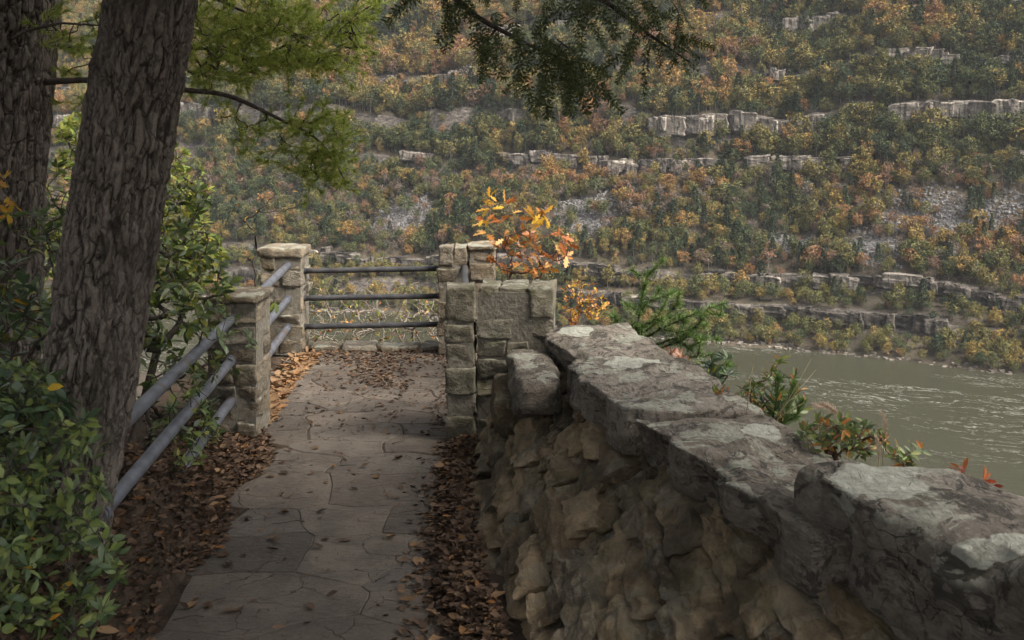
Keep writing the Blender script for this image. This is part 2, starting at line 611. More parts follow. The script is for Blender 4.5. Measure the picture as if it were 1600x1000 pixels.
M['pine_fresh'] = leaf_mat('young_pine_needles', [(0, (.06, .11, .03)), (.5, (.11, .185, .05)), (1, (.18, .26, .07))], .5, .25, .3)

HILL = [(0, (.045, .066, .042)), (.12, (.060, .086, .046)), (.25, (.095, .115, .048)), (.40, (.15, .15, .055)), (.52, (.21, .18, .058)),
        (.63, (.31, .215, .055)), (.74, (.35, .175, .06)), (.84, (.24, .13, .08)), (.93, (.185, .14, .11)), (1, (.165, .145, .13))]
def _crown():
    s = NT('autumn_crown')
    t = s.n('Attribute', attribute_type='INSTANCER', attribute_name='tint').outputs['Fac']
    r = s.n('NewGeometry').outputs['Random Per Island']
    k = s.math('ADD', t, s.math('MULTIPLY', s.math('SUBTRACT', r, .5), .10), clamp=True)
    c = s.ramp(k, HILL)
    hv = s.n('HueSaturation', ins={'Color': c, 'Value': s.math('ADD', .48, s.math('MULTIPLY', r, .76)), 'Saturation': .92})
    c = hv.outputs[0]
    return s.done(c, .9, None, .0)
M['crown'] = _crown()
M['far_trunk'] = _plain('far_trunk', (.13, .115, .10), (.24, .22, .20), .9, 1.5)

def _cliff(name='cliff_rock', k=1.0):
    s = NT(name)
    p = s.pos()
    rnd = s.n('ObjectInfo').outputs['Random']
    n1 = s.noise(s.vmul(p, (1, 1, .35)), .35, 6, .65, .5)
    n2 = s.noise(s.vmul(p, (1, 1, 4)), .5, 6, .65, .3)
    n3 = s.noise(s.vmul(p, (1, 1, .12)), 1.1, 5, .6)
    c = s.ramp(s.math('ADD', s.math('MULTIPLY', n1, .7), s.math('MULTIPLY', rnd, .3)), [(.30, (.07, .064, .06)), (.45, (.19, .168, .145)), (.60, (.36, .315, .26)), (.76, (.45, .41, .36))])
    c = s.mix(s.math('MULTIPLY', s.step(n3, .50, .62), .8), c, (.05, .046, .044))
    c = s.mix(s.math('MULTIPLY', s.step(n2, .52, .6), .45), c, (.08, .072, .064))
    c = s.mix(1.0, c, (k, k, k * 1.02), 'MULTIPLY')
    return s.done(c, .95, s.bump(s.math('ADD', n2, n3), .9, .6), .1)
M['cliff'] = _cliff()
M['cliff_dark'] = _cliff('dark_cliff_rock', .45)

def _hill():
    s = NT('hillside_floor')
    p = s.pos()
    n1 = s.noise(p, .06, 6, .6)
    n2 = s.noise(p, .9, 6, .65)
    nz = s.n('SeparateXYZ', ins={0: s.n('NewGeometry').outputs['True Normal']}).outputs[2]
    c = s.mix(s.step(n1, .4, .6), (.055, .046, .036), (.095, .075, .055))
    c = s.mix(s.math('MULTIPLY', s.step(n2, .45, .65), .6), c, (.05, .052, .03))
    rock = s.ramp(s.noise(s.vmul(p, (1, 1, 2.5)), .4, 6, .65), [(.35, (.055, .05, .047)), (.55, (.15, .13, .115)), (.7, (.30, .26, .215))])
    c = s.mix(s.math('SUBTRACT', 1.0, s.step(nz, .50, .68)), c, rock)
    return s.done(c, .95, s.bump(n2, .8, .8), .1)
M['hill'] = _hill()
M['scree'] = _plain('scree_rock', (.13, .125, .125), (.24, .23, .225), .95, 1.2)
M['shore'] = _plain('shore_rock', (.10, .09, .078), (.30, .26, .215), .95, .35)

def _water():
    s = NT('river_water')
    p = s.pos()
    # flow frame
    mp = s.n('Mapping')
    mp.inputs['Rotation'].default_value = (0, 0, R(24))
    s.put(mp.inputs[0], p)
    q = mp.outputs[0]
    warp = s.noise(s.vmul(q, (.03, .06, 1)), 1.0, 3)
    st = s.noise(s.vadd(s.vmul(q, (.05, .28, 1)), s.vmul(s.n('TexNoise', ins={'Vector': q, 'Scale': .05}).outputs['Color'], 3.0)), 1.0, 5, .6, .6)
    zone = s.noise(s.vmul(q, (.014, .03, 1)), 1.0, 2)
    fine = s.noise(s.vmul(q, (.6, 1.8, 1)), 1.0, 5, .75)
    line = s.math('SUBTRACT', 1.0, s.step(s.math('ABSOLUTE', s.math('SUBTRACT', st, .5)), .0, .016))
    foam_sparkle = s.math('MULTIPLY', s.math('MULTIPLY', line, s.step(fine, .46, .58)), s.step(zone, .44, .56))
    near = s.step(s.noise(s.vmul(q, (.35, 1.1, 1)), 1.0, 4, .7), .615, .66)  # pale flecks painted in as sparkle on the water, joined to the foam
    foam_sparkle = s.math('ADD', s.math('MULTIPLY', foam_sparkle, .65), s.math('MULTIPLY', s.math('MULTIPLY', near, s.step(zone, .50, .62)), .10), clamp=True)
    c = s.mix(foam_sparkle, (.041, .041, .027), (.60, .60, .56))
    wv = s.math('ADD', s.noise(s.vmul(q, (.22, .5, 1)), 1.0, 5, .65), s.math('MULTIPLY', fine, .35))
    nb = s.bump(wv, .35, .5)
    rr = s.math('ADD', .24, s.math('MULTIPLY', foam_sparkle, .6))
    return s.done(c, rr, nb, .2)
M['water'] = _water()

# ================================================================== the gorge: far hillside and river
RIVER_Z = -66.0
OX, OY = 68.0, 320.7                    # a point of the far waterline
TH = math.atan(0.45)
TX, TY = math.cos(TH), -math.sin(TH)     # along the shore
NX, NY = math.sin(TH), math.cos(TH)      # up the slope
PROF_S = np.array([-40, -6, 0, 6, 15, 18, 28, 30, 82.5, 85, 96, 99, 119, 121, 149, 152, 260, 400, 900.])
PROF_H = np.array([-14, -2.5, 0, 1.6, 4.2, 10.4, 13.0, 18.6, 51.0, 57.0, 64.4, 75.5, 89.0, 95.0, 112., 119., 186., 262., 330.])
def wob(u, k, a):
    return fbm(np.stack([u / k, np.zeros_like(u) + a, np.zeros_like(u)], -1), 3, 40)
SMO_H = np.interp(PROF_S, [-40, -6, 0, 6, 30, 85, 99, 152, 260, 400, 900], [-14, -2.5, 0, 1.6, 18.6, 55., 70., 118., 186., 262., 330.])
def expose(u, s):
    """how far the rock steps stand out of the slope at a place along it"""
    e = fbm(np.stack([np.asarray(u) / 34., np.asarray(s) / 14., 0 * np.asarray(u)], -1), 2, 44)
    return np.where(np.asarray(s) < 40, 1.0, sm(e, -.5, .05))
def hill_h(u, s):
    u = np.asarray(u, float)
    s = np.asarray(s, float)
    u, s = np.broadcast_arrays(u, s)
    g = sm(s, 4, 40)
    s2 = s + g * (wob(u, 60., 1.3) * 8 + wob(u, 19., 7.7) * 3.0)
    e = expose(u, s2)
    h = np.interp(s2, PROF_S, PROF_H) * e + np.interp(s2, PROF_S, SMO_H) * (1 - e)
    h = h + g * (fbm(np.stack([u / 45, s / 45, 0 * s], -1), 3, 60) * 4.5 + fbm(np.stack([u / 9, s / 9, 0 * s], -1), 2, 63) * .9)
    h = h + (1 - g) * vn(np.stack([u / 14., s / 6., 0 * s], -1), 66) * .5
    return h
def hill_xyz(u, s, h=None):
    u = np.asarray(u, float)
    s = np.asarray(s, float)
    if h is None:
        h = hill_h(u, s)
    sh = (1 - sm(s, 0, 60)) * wob(u, 40., 3.1) * 5.0
    return np.stack([OX + u * TX + (s + sh) * NX, OY + u * TY + (s + sh) * NY, RIVER_Z + h], -1)
us = np.arange(-900, 520, 4.0)
ss = np.concatenate([np.arange(-40, 8, 4), np.arange(8, 160, 1.25), np.arange(160, 300, 4), np.arange(300, 900, 40)])
U, SS = np.meshgrid(us, ss, indexing='ij')
v = hill_xyz(U, SS)
nu, ns = U.shape
idx = np.arange(nu * ns).reshape(nu, ns)
f = np.stack([idx[:-1, :-1], idx[1:, :-1], idx[1:, 1:], idx[:-1, 1:]], -1).reshape(-1, 4)
hill = tag(obj('hillside', mesh('hillside', v.reshape(-1, 3), f, False, M['hill']), kind='structure'), 'wooded far side of the gorge with ledges of pale cliff')

rv = np.array([[-1500, 20, RIVER_Z], [900, 20, RIVER_Z], [900, 1400, RIVER_Z], [-1500, 1400, RIVER_Z]], float)
tag(obj('river', mesh('river', rv, np.array([[0, 1, 2, 3]]), True, M['water']), kind='structure'), 'olive green river with white riffles at the gorge bottom')

# ------------------------------------------------------------------ cliff ledges: strata blocks
def block_mesh(seed, mat='cliff', res=(9, 5, 7)):
    rng = np.random.default_rng(seed)
    q, ff = stone_local(res, 14, .10, rng)
    q = rough(q, .07, 2.3, seed * 9, (1, 1, 2.4), 3)
    st = np.sin(q[:, 2] * 19 + seed) * .025
    q[:, :2] *= (1 + st)[:, None]
    return mesh('rock', q, ff, False, M[mat])
BLK = [block_mesh(i + 3) for i in range(9)]
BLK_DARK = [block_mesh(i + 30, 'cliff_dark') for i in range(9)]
BANDS = [  # s, low h, top h, exposure threshold, label
    (17.0, 4.4, 10.4, -.22, 'dark low cliff ledge just above the far riverbank'),
    (29.4, 13.2, 18.8, -.25, 'broken tan cliff ledge above the dark riverbank ledge'),
    (84.0, 51.3, 57.2, -.55, 'long pale cliff ledge halfway up the far slope'),
    (98.0, 65.5, 75.5, -.18, 'tall pale cliff face above the long ledge'),
    (120.3, 89.3, 95.0, -.05, 'short pale rock outcrop high on the far slope'),
    (150.8, 112.5, 119.0, -.05, 'topmost pale rock outcrop on the far slope')]
rb = np.random.default_rng(5)
for bi, (s0, h0, h1, thr, lab) in enumerate(BANDS):
    root = obj('cliff_ledge', None, None, tuple(hill_xyz(0.0, s0)), 'structure')
    root['label'] = lab
    rl = np.array(root.location)
    u = -420.0 if bi > 2 else -200.0
    while u < 230:
        wd = rb.uniform(1.5, 3.4) ** 2 * .9
        e = float(wob(np.array(u), 26., 11.0 + bi * 3.7))
        if e > thr and float(expose(u, s0)) > .35:
            ua = np.array(u)
            shift = float(wob(ua, 60., 1.3) * 8 + wob(ua, 19., 7.7) * 3.0) * float(sm(s0, 4, 40))
            ht = (h1 - h0) * rb.uniform(.55, .95)
            sc_ = s0 - shift + rb.uniform(-1.0, .8)
            top = float(hill_h(ua, sc_ + 3.5))
            c = hill_xyz(u, sc_, top - ht * .5 + rb.uniform(-1.2, .0))
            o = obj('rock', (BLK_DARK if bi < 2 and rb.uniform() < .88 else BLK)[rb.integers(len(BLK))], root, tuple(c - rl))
            o.scale = (wd, rb.uniform(4.0, 5.5), ht)
            o.rotation_euler = (rb.uniform(-.05, .05), rb.uniform(-.05, .05), -TH + rb.uniform(-.2, .2))
        u += wd * rb.uniform(.45, .85)

# ------------------------------------------------------------------ stones of the far shore and of the scree chutes
def rock_cloud(name, C, size, mat, seed, label):
    rng = np.random.default_rng(seed)
    base, ff = cubegrid(1, 1, 1)
    n = len(C)
    q = base[None] * rng.uniform(.6, 1.3, (n, 1, 3)) + rng.uniform(-.16, .16, (n, 8, 3))
    A = rng.uniform(0, 6.28, n)
    ca, sa = np.cos(A), np.sin(A)
    Rm = np.zeros((n, 3, 3))
    Rm[:, 0, 0] = ca
    Rm[:, 0, 1] = -sa
    Rm[:, 1, 0] = sa
    Rm[:, 1, 1] = ca
    Rm[:, 2, 2] = .6
    q = np.einsum('nij,nkj->nki', Rm, q) * size[:, None, None] + C[:, None]
    F = (ff[None] + (np.arange(n) * 8)[:, None, None]).reshape(-1, 4)
    o = obj(name, mesh(name, q.reshape(-1, 3), F, False, mat), kind='stuff')
    return tag(o, label, 'rocks')
rg = np.random.default_rng(21)
n = 1700
u = rg.uniform(-220, 200, n)
u = u[wob(u, 18., 5.5) > rg.uniform(-.9, .5, n)]
n = len(u)
s_ = np.abs(rg.normal(0, 2.2, n)) - .6
rock_cloud('shore_rocks', hill_xyz(u, s_), rg.uniform(.3, 1.3, n) ** 1.6, M['shore'], 3, 'pale loose rocks along the far waterline')
SCREE = [(60, 62, 26, 9), (95, 66, 16, 8), (-65, 50, 12, 12), (10, 52, 13, 6), (-150, 54, 14, 12), (40, 45, 10, 8)]   # u, s, half widths
cu, cs = [], []
for (a, b, ru, rs) in SCREE:
    k = int(ru * rs * 7)
    cu.append(rg.normal(a, ru * .5, k))
    cs.append(rg.normal(b, rs * .5, k) )
cu, cs = np.concatenate(cu), np.concatenate(cs)
rock_cloud('scree', hill_xyz(cu, cs), rg.uniform(.4, 1.3, len(cu)), M['scree'], 4, 'grey scree of broken rock spilling between the far trees')

# ------------------------------------------------------------------ far trees
def far_tree(seed, kind):
    rng = np.random.default_rng(seed)
    tb = MB()
    if kind == 'conifer':
        H = 13.0
        tb.tube([(0, 0, -1), (.1, 0, H * .5), (0, .1, H * .95)], [.22, .15, .04], 5)
        n = 520
        z = rng.uniform(.22, 1.0, n) ** .8
        r = (1.02 - z) * 3.1 * np.sqrt(rng.uniform(.15, 1, n))
        a = rng.uniform(0, 6.28, n)
        a = np.round(a / .7) * .7 + rng.normal(0, .22, n)
        C = np.stack([r * np.cos(a), r * np.sin(a), z * H - r * .18], -1)
        D = norm(np.stack([np.cos(a), np.sin(a), np.full(n, -.15)], -1) + rng.normal(0, .4, (n, 3)))
        N = norm(np.array([0, 0, 1.0]) + rng.normal(0, .5, (n, 3)))
        v_, f_ = scatter(tpl_small(.1), C, D, N, rng.uniform(.6, 1.3, n), rng.uniform(.3, .65, n))
        return tb, v_, f_
    H = {'round': 11.0, 'tall': 13.0, 'sparse': 11.0, 'bush': 4.0}[kind]
    cr = {'round': 3.9, 'tall': 3.1, 'sparse': 2.6, 'bush': 2.0}[kind]
    lo = {'round': .22, 'tall': .25, 'sparse': .4, 'bush': .1}[kind]
    bx, by = rng.uniform(-.5, .5, 2)
    tb.tube([(0, 0, -1.2), (bx * .3, by * .3, H * .3), (bx, by, H * .62), (bx * .8, by, H * .9)], [.21, .16, .09, .03], 5)
    nl = {'round': 46, 'tall': 44, 'sparse': 30, 'bush': 18}[kind]
    dirs = rdir(nl, rng)
    rad = rng.uniform(.45, 1.0, nl) ** .6
    L = dirs * rad[:, None] * np.array([cr, cr, H * (1 - lo) * .5]) * rng.uniform(.75, 1.15, (nl, 1))
    C0 = L + np.array([bx, by, H * (lo + 1) * .5])
    for c in C0[:(12 if kind != 'bush' else 3)]:
        z0 = min(max(c[2] - rng.uniform(1, 3), H * .22), H * .8)
        tb.tube([(bx * z0 / H, by * z0 / H, z0), c * np.array([.5, .5, 0]) + np.array([0, 0, (z0 + c[2]) * .5 + .2]), c], [.08, .06, .025], 3, False)
    per = {'round': 15, 'tall': 14, 'sparse': 7, 'bush': 16}[kind]
    n = nl * per
    C = np.repeat(C0, per, 0) + rng.normal(0, 1, (n, 3)) * np.array([.50, .50, .32]) * (1 if kind != 'bush' else .6)
    D = rdir(n, rng)
    N = norm(rdir(n, rng) + np.array([0, 0, .8]))
    v_, f_ = scatter(tpl_small(.12), C, D, N, rng.uniform(.45, 1.05, n), rng.uniform(.35, .8, n))
    return tb, v_, f_
KINDS = ['round', 'round', 'round', 'round', 'tall', 'tall', 'conifer', 'conifer', 'sparse', 'sparse', 'bush', 'bush']
FT, FC = [], []
for i, k in enumerate(KINDS):
    tb, v_, f_ = far_tree(100 + i, k)
    FT.append(mesh('trunk', np.concatenate(tb.v), tb.f, True, M['far_trunk']))
    FC.append(mesh('crown', v_, f_, False, M['crown']))

rt = np.random.default_rng(77)
N0 = 58000
u = rt.uniform(-620, 240, N0)
s_ = rt.uniform(1.5, 330, N0)
hh = hill_h(u, s_)
slope = np.abs(hill_h(u, s_ + 1.2) - hill_h(u, s_ - 1.2)) / 2.4
pos = hill_xyz(u, s_, hh)
dens = np.full(N0, .95)
dens *= np.where(slope > 1.5, .35, 1.0)
dens *= np.where(s_ > 170, .75, 1.0)
dens *= np.where(s_ < 32, .95, 1.0)
dens *= np.where(s_ < 6, .85, 1.0)
sw = s_ + sm(s_, 4, 40) * (wob(u, 60., 1.3) * 8 + wob(u, 19., 7.7) * 3.0)
for bi, (s0, h0, h1, thr, lab) in enumerate(BANDS):
    ex = (wob(u, 26., 11.0 + bi * 3.7) > thr) & (expose(u, np.full(N0, s0)) > .35)
    lo_ = 5 if bi < 2 else 6.5
    dens *= np.where(ex & (sw > s0 - lo_) & (sw < s0 + 1.5), .45 if bi < 2 else .30, 1.0)
for (a, b, ru, rs) in SCREE:
    dd = ((u - a) / ru) ** 2 + ((s_ - b) / rs) ** 2
    dens *= np.where(dd < 1.1, .16, 1.0)
keep = rt.uniform(0, 1, N0) < dens
px = 800 + FPX * pos[:, 0] / pos[:, 1]
py = 200 + FPX * (EYE - pos[:, 2]) / pos[:, 1]
keep &= (px > -500) & (px < 2100) & (py > -260)
u, s_, pos, px, py, slope = [x[keep] for x in (u, s_, pos, px, py, slope)]
n = len(u)
# tint: patches of colour over the slope plus individual variety
patch = fbm(np.stack([u / 38, s_ / 30, 0 * u], -1), 3, 81)
tint = np.clip(.47 + .24 * patch + rt.normal(0, .17, n), .10, .97)
var = rt.choice([0, 1, 2, 3, 4, 5, 8, 9], n, p=[.16, .16, .16, .14, .12, .12, .08, .06])
grn = fbm(np.stack([u / 30 + 9, s_ / 22, 0 * u], -1), 3, 85) + .2 * sm(s_, 70, 30)
con = rt.uniform(0, 1, n) < np.clip(.05 + .36 * grn, .015, .34)
var = np.where(con, rt.choice([6, 7], n), var)
tint = np.where(con, rt.uniform(.0, .16, n), tint)
orange = (rt.uniform(0, 1, n) < .03) & ~con
tint = np.where(orange, rt.uniform(.66, .80, n), tint)
mid = (s_ > 32) & (s_ < 82) & ~con & ~orange
gr = mid & (rt.uniform(0, 1, n) < .30)
var = np.where(gr, rt.choice([8, 9], n), var)
tint = np.where(gr, rt.uniform(.80, 1.0, n), tint)
shore = (s_ < 32) & ~con
tint = np.where(shore, np.clip(rt.normal(.45, .12, n), .2, .78), tint)
var = np.where((s_ < 6) | (slope > 1.5) | ((s_ < 30) & (rt.uniform(0, 1, n) < .35)), rt.choice([10, 11], n), var)
scl = .66 * np.clip(np.exp(rt.normal(-.22, .30, n)), .38, 1.5) * np.where(s_ < 32, .72, 1.0) * np.where(s_ > 90, 1.15, 1.0) * np.where(var >= 10, .85, 1.0)
scl = np.where(mid, scl * .85, scl)
rot = rt.uniform(0, 6.28, n)
vis = (px > 20) & (px < 1580) & (py > 20) & (py < 590) & ~((px < 740) & (py > 380))
size = scl * np.where(var >= 10, 4, 11) / pos[:, 1]
order = np.argsort(np.where(vis & (s_ < 34), -size, 1e3))
NI = 300
ind = order[:NI]
CNAME = [('dark green conifer standing in the strip of trees along the far riverbank', 0, .17), ('green leafy tree standing in the strip of trees along the far riverbank', .17, .34), ('olive yellow tree standing in the strip of trees along the far riverbank', .34, .56),
         ('golden tree standing in the strip of trees along the far riverbank', .56, .69), ('rust orange tree standing in the strip along the far riverbank', .69, 1.1)]
is_ind = np.zeros(n, bool)
SRC = {}
for i in ind:
    if not (vis[i] and s_[i] < 34):
        continue
    is_ind[i] = True
    bush = var[i] >= 10
    for lab, a, b in CNAME:
        if a <= tint[i] < b:
            break
    if var[i] in (6, 7):
        lab = CNAME[0][0]
    elif lab == CNAME[0][0]:
        lab = CNAME[1][0]
    col = lab.split(' tree ')[0].split(' standing')[0]
    where = 'at the very edge of the far waterline' if s_[i] < 8 else ('below the dark low cliff ledge over the river' if s_[i] < 16 else ('on the shelf between the two low river cliff ledges' if s_[i] < 28 else 'on top of the broken tan river ledge'))
    big = 'small' if scl[i] < .36 else ('large' if scl[i] > .50 else 'middle sized')
    lab = big + ' ' + col + (' bush ' if bush else (' tree ' if 'conifer' not in col else ' ')) + where
    o = thing('riverbank_bush' if bush else 'riverbank_tree', lab, 'bush' if bush else 'tree', tuple(pos[i]), 'bushes along the far riverbank' if bush else 'trees along the far riverbank', rot[i])
    o.scale = (scl[i],) * 3
    t_ = obj('trunk', FT[var[i]], o)
    c = obj('crown', FC[var[i]], o)
    c['tint'] = float(tint[i])
    SRC[int(var[i])] = (t_, c)
# the rest of the wood reads as one mass: one object, instanced points
ridx = np.where(~is_ind)[0]
pm = bpy.data.meshes.new('far_wood')
pm.vertices.add(len(ridx))
pm.vertices.foreach_set('co', pos[ridx].astype(np.float32).ravel())
for nm, arr, ty in (('tint', tint[ridx], 'FLOAT'), ('scl', scl[ridx], 'FLOAT'), ('rotz', rot[ridx], 'FLOAT'), ('var', np.array([k if k in SRC else 0 for k in var[ridx]]), 'INT')):
    at = pm.attributes.new(nm, ty, 'POINT')
    at.data.foreach_set('value', arr.astype(np.int32 if ty == 'INT' else np.float32))
wood = tag(obj('far_wood', pm, kind='stuff'), 'autumn forest covering the far slope of the gorge above the riverbank', 'forest')
ng = bpy.data.node_groups.new('far_wood', 'GeometryNodeTree')
ng.interface.new_socket('Geometry', in_out='INPUT', socket_type='NodeSocketGeometry')
ng.interface.new_socket('Geometry', in_out='OUTPUT', socket_type='NodeSocketGeometry')
gi = ng.nodes.new('NodeGroupInput')
go = ng.nodes.new('NodeGroupOutput')
jn = ng.nodes.new('GeometryNodeJoinGeometry')
def named(nm, ty):
    a = ng.nodes.new('GeometryNodeInputNamedAttribute')
    a.data_type = ty
    a.inputs[0].default_value = nm
    return a.outputs[0]
cx = ng.nodes.new('ShaderNodeCombineXYZ')
ng.links.new(named('rotz', 'FLOAT'), cx.inputs[2])

mp_ = ng.nodes.new('GeometryNodeMeshToPoints')
ng.links.new(gi.outputs[0], mp_.inputs[0])
er = ng.nodes.new('FunctionNodeEulerToRotation')
ng.links.new(cx.outputs[0], er.inputs[0])
sv = ng.nodes.new('ShaderNodeCombineXYZ')
sa_ = named('scl', 'FLOAT')
for k in range(3):
    ng.links.new(sa_, sv.inputs[k])
va_ = named('var', 'INT')
for k, pair in sorted(SRC.items()):
    cmp_ = ng.nodes.new('FunctionNodeCompare')
    cmp_.data_type = 'INT'
    cmp_.operation = 'EQUAL'
    ng.links.new(va_, cmp_.inputs[2])
    cmp_.inputs[3].default_value = k
    for src in pair:
        oi = ng.nodes.new('GeometryNodeObjectInfo')
        oi.transform_space = 'ORIGINAL'
        oi.inputs[0].default_value = src
        ip = ng.nodes.new('GeometryNodeInstanceOnPoints')
        ng.links.new(mp_.outputs[0], ip.inputs[0])
        ng.links.new(cmp_.outputs[0], ip.inputs[1])
        ng.links.new(oi.outputs['Geometry'], ip.inputs[2])
        ng.links.new(er.outputs[0], ip.inputs['Rotation'])
        ng.links.new(sv.outputs[0], ip.inputs['Scale'])
        ng.links.new(ip.outputs[0], jn.inputs[0])
ng.links.new(jn.outputs[0], go.inputs[0])
md = wood.modifiers.new('far_wood', 'NODES')
md.node_group = ng

# ================================================================== near ground, path, wall
WY = np.array([1.0, 1.6, 2.2, 2.8, 3.4, 4.0, 4.95, 5.9, 7.0])
WT = np.array([2.05, 1.80, 1.54, 1.33, 1.08, .87, .60, .36, .20])      # top left edge
WB = np.array([1.45, 1.12, .80, .50, .22, -.02, -.175, -.235, -.26])    # foot of the battered face
WR = np.array([2.75, 2.50, 2.22, 1.98, 1.75, 1.53, 1.22, 1.0, .84])     # right edge
PLY = np.array([0.0, 4.3, 5.2, 6.4, 7.05, 7.6, 8.8, 10.2])
PLX = np.array([-1.52, -1.56, -1.59, -1.64, -1.66, -1.85, -1.95, -1.95])  # left edge of the paving
PRX = np.array([.40, -.36, -.42, -.46, -.46, -.44, -.44, -.44])

def bank_amp(Y):
    return .46 * (1 - sm(Y, 4.5, 6.9))
def ground_z(X, Y):
    X = np.asarray(X, float)
    Y = np.asarray(Y, float)
    le = np.interp(Y, PLY, PLX)
    d = le - X
    z = bank_amp(Y) * sm(d, -.02, .22)
    z = z + .10 * sm(d, .0, .5) * sm(Y, 9.5, 8.5)
    wr = np.interp(Y, WY, WR)
    wb = np.interp(Y, WY, WB)
    z = z + .07 * sm(X, wb - .30, wb + .0) * sm(Y, 7.2, 6.8)
    out = np.maximum.reduce([Y - 10.25, -X - 2.75, X - wr + .15, 0 * X])
    z = z - (.75 * np.minimum(out, 1.5) + 1.25 * np.maximum(out - 1.5, 0))
    p = np.stack([X, Y, 0 * X], -1)
    inpath = sm(d, .05, -.05) * (X < np.interp(Y, PLY, PRX)) * (Y < 10)
    z = z + (1 - inpath) * (fbm(p * 2.2, 3, 90) * .025) + fbm(p * .25, 2, 95) * np.minimum(out, 8) * .25
    return np.maximum(z, RIVER_Z - 3)
xs = np.unique(np.concatenate([np.linspace(-300, -20, 24), np.linspace(-20, -4, 30), np.arange(-4, 3.2, .045), np.linspace(3.2, 20, 30), np.linspace(20, 300, 24)]))
ys = np.unique(np.concatenate([np.linspace(-200, -6, 14), np.linspace(-6, 2, 20), np.arange(2, 11.2, .05), np.linspace(11.2, 30, 36), np.linspace(30, 130, 30)]))
XX, YY = np.meshgrid(xs, ys, indexing='ij')
ZZ = ground_z(XX, YY) - .022
a_, b_ = XX.shape
idx = np.arange(a_ * b_).reshape(a_, b_)
f = np.stack([idx[:-1, :-1], idx[1:, :-1], idx[1:, 1:], idx[:-1, 1:]], -1).reshape(-1, 4)
tag(obj('ground', mesh('ground', np.stack([XX, YY, ZZ], -1).reshape(-1, 3), f, True, M['soil']), kind='structure'), 'dark soil bank and steep near slope of the gorge')

# ------------------------------------------------------------------ flagstone path
path = tag(obj('path', None, kind='structure'), 'worn flagstone path leading to the railed overlook')
rp = np.random.default_rng(31)
sites = []
y = 2.3
while y < 9.95:
    row = rp.uniform(.24, .42) if y > 6.4 else rp.uniform(.40, .62)
    x = -2.2 + rp.uniform(-.3, .1)
    while x < .8:
        wd = rp.uniform(.34, .78) if y > 6.4 else rp.uniform(.45, 1.0)
        sites.append((x + wd / 2 + rp.uniform(-.08, .08), y + row / 2 + rp.uniform(-.13, .13)))
        x += wd
    y += row
sites = np.array(sites)
ASP = 1.45                                  # stones lie wider than deep
def clip(poly, m, nrm):
    out = []
    for i in range(len(poly)):
        a, b = poly[i], poly[(i + 1) % len(poly)]
        da, db = np.dot(a - m, nrm), np.dot(b - m, nrm)
        if da <= 0:
            out.append(a)
        if da * db < 0:
            out.append(a + (b - a) * da / (da - db))
    return out
def fwarp(p):
    q = np.column_stack([p * 2.3, np.zeros(len(p))])
    q2 = np.column_stack([p * 11., np.zeros(len(p))])
    return p + np.stack([fbm(q, 2, 201), fbm(q + 9, 2, 205)], -1) * .055 + np.stack([vn(q2, 211), vn(q2 + 5, 213)], -1) * .008
for i, c in enumerate(sites):
    le, re = np.interp(c[1], PLY, PLX), np.interp(c[1], PLY, PRX)
    if not (le - .15 < c[0] < re + .25):
        continue
    k = np.array([1, ASP])
    poly = [np.array(q) * k for q in ((c[0] - 1.2, c[1] - 1), (c[0] + 1.2, c[1] - 1), (c[0] + 1.2, c[1] + 1), (c[0] - 1.2, c[1] + 1))]
    for j, d in enumerate(sites):
        if j != i and abs(d - c).max() < 1.6:
            poly = clip(poly, (c + d) * k / 2, (d - c) * k)
    poly = np.array(poly) / k
    poly[:, 1] = np.minimum(poly[:, 1], 9.88)
    ring = []
    for a, b in zip(poly, np.roll(poly, -1, 0)):
        m_ = max(1, int(np.linalg.norm(b - a) / .06))
        for t in range(m_):
            ring.append(a + (b - a) * t / m_)
    ring = fwarp(np.array(ring))
    cen = ring.mean(0)
    dr = norm(cen - ring)
    gap = rp.uniform(.002, .006) if c[1] > 6.4 else rp.uniform(.0005, .002)
    r0 = ring + dr * gap
    r1 = ring + dr * (gap + (.010 if c[1] > 6.4 else .005))
    n_ = len(ring)
    top = rp.uniform(-.003, .004) if c[1] > 6.4 else rp.uniform(-.001, .0015)
    tilt = rp.uniform(-.006, .006, 2)
    def z_of(q, base):
        return base + ((q - cen) * tilt).sum(-1)
    V = np.concatenate([np.column_stack([r0, np.full(n_, -.05)]), np.column_stack([r0, z_of(r0, top - (.007 if c[1] > 6.4 else .004))]), np.column_stack([r1, z_of(r1, top)])])
    F = []
    for t in range(n_):
        q = (t + 1) % n_
        F.append((t, q, n_ + q, n_ + t))
        F.append((n_ + t, n_ + q, 2 * n_ + q, 2 * n_ + t))
    F.append(tuple(range(2 * n_, 3 * n_)))
    loc = np.array([cen[0], cen[1], 0.])
    obj('flagstone', mesh('flagstone', V - loc, F, False, M['flag']), path, tuple(loc))
# dirt packed in the joints
yy = np.linspace(1.8, 9.95, 60)
L_, R_ = np.interp(yy, PLY, PLX) - .1, np.interp(yy, PLY, PRX) + .2
V, F = [], []
for i in range(60):
    V += [(L_[i], yy[i], -.007), (R_[i], yy[i], -.007)]
    if i:
        F.append((2 * i - 2, 2 * i - 1, 2 * i + 1, 2 * i))
obj('joint_dirt', mesh('joint_dirt', V, F, False, M['soil']), path)

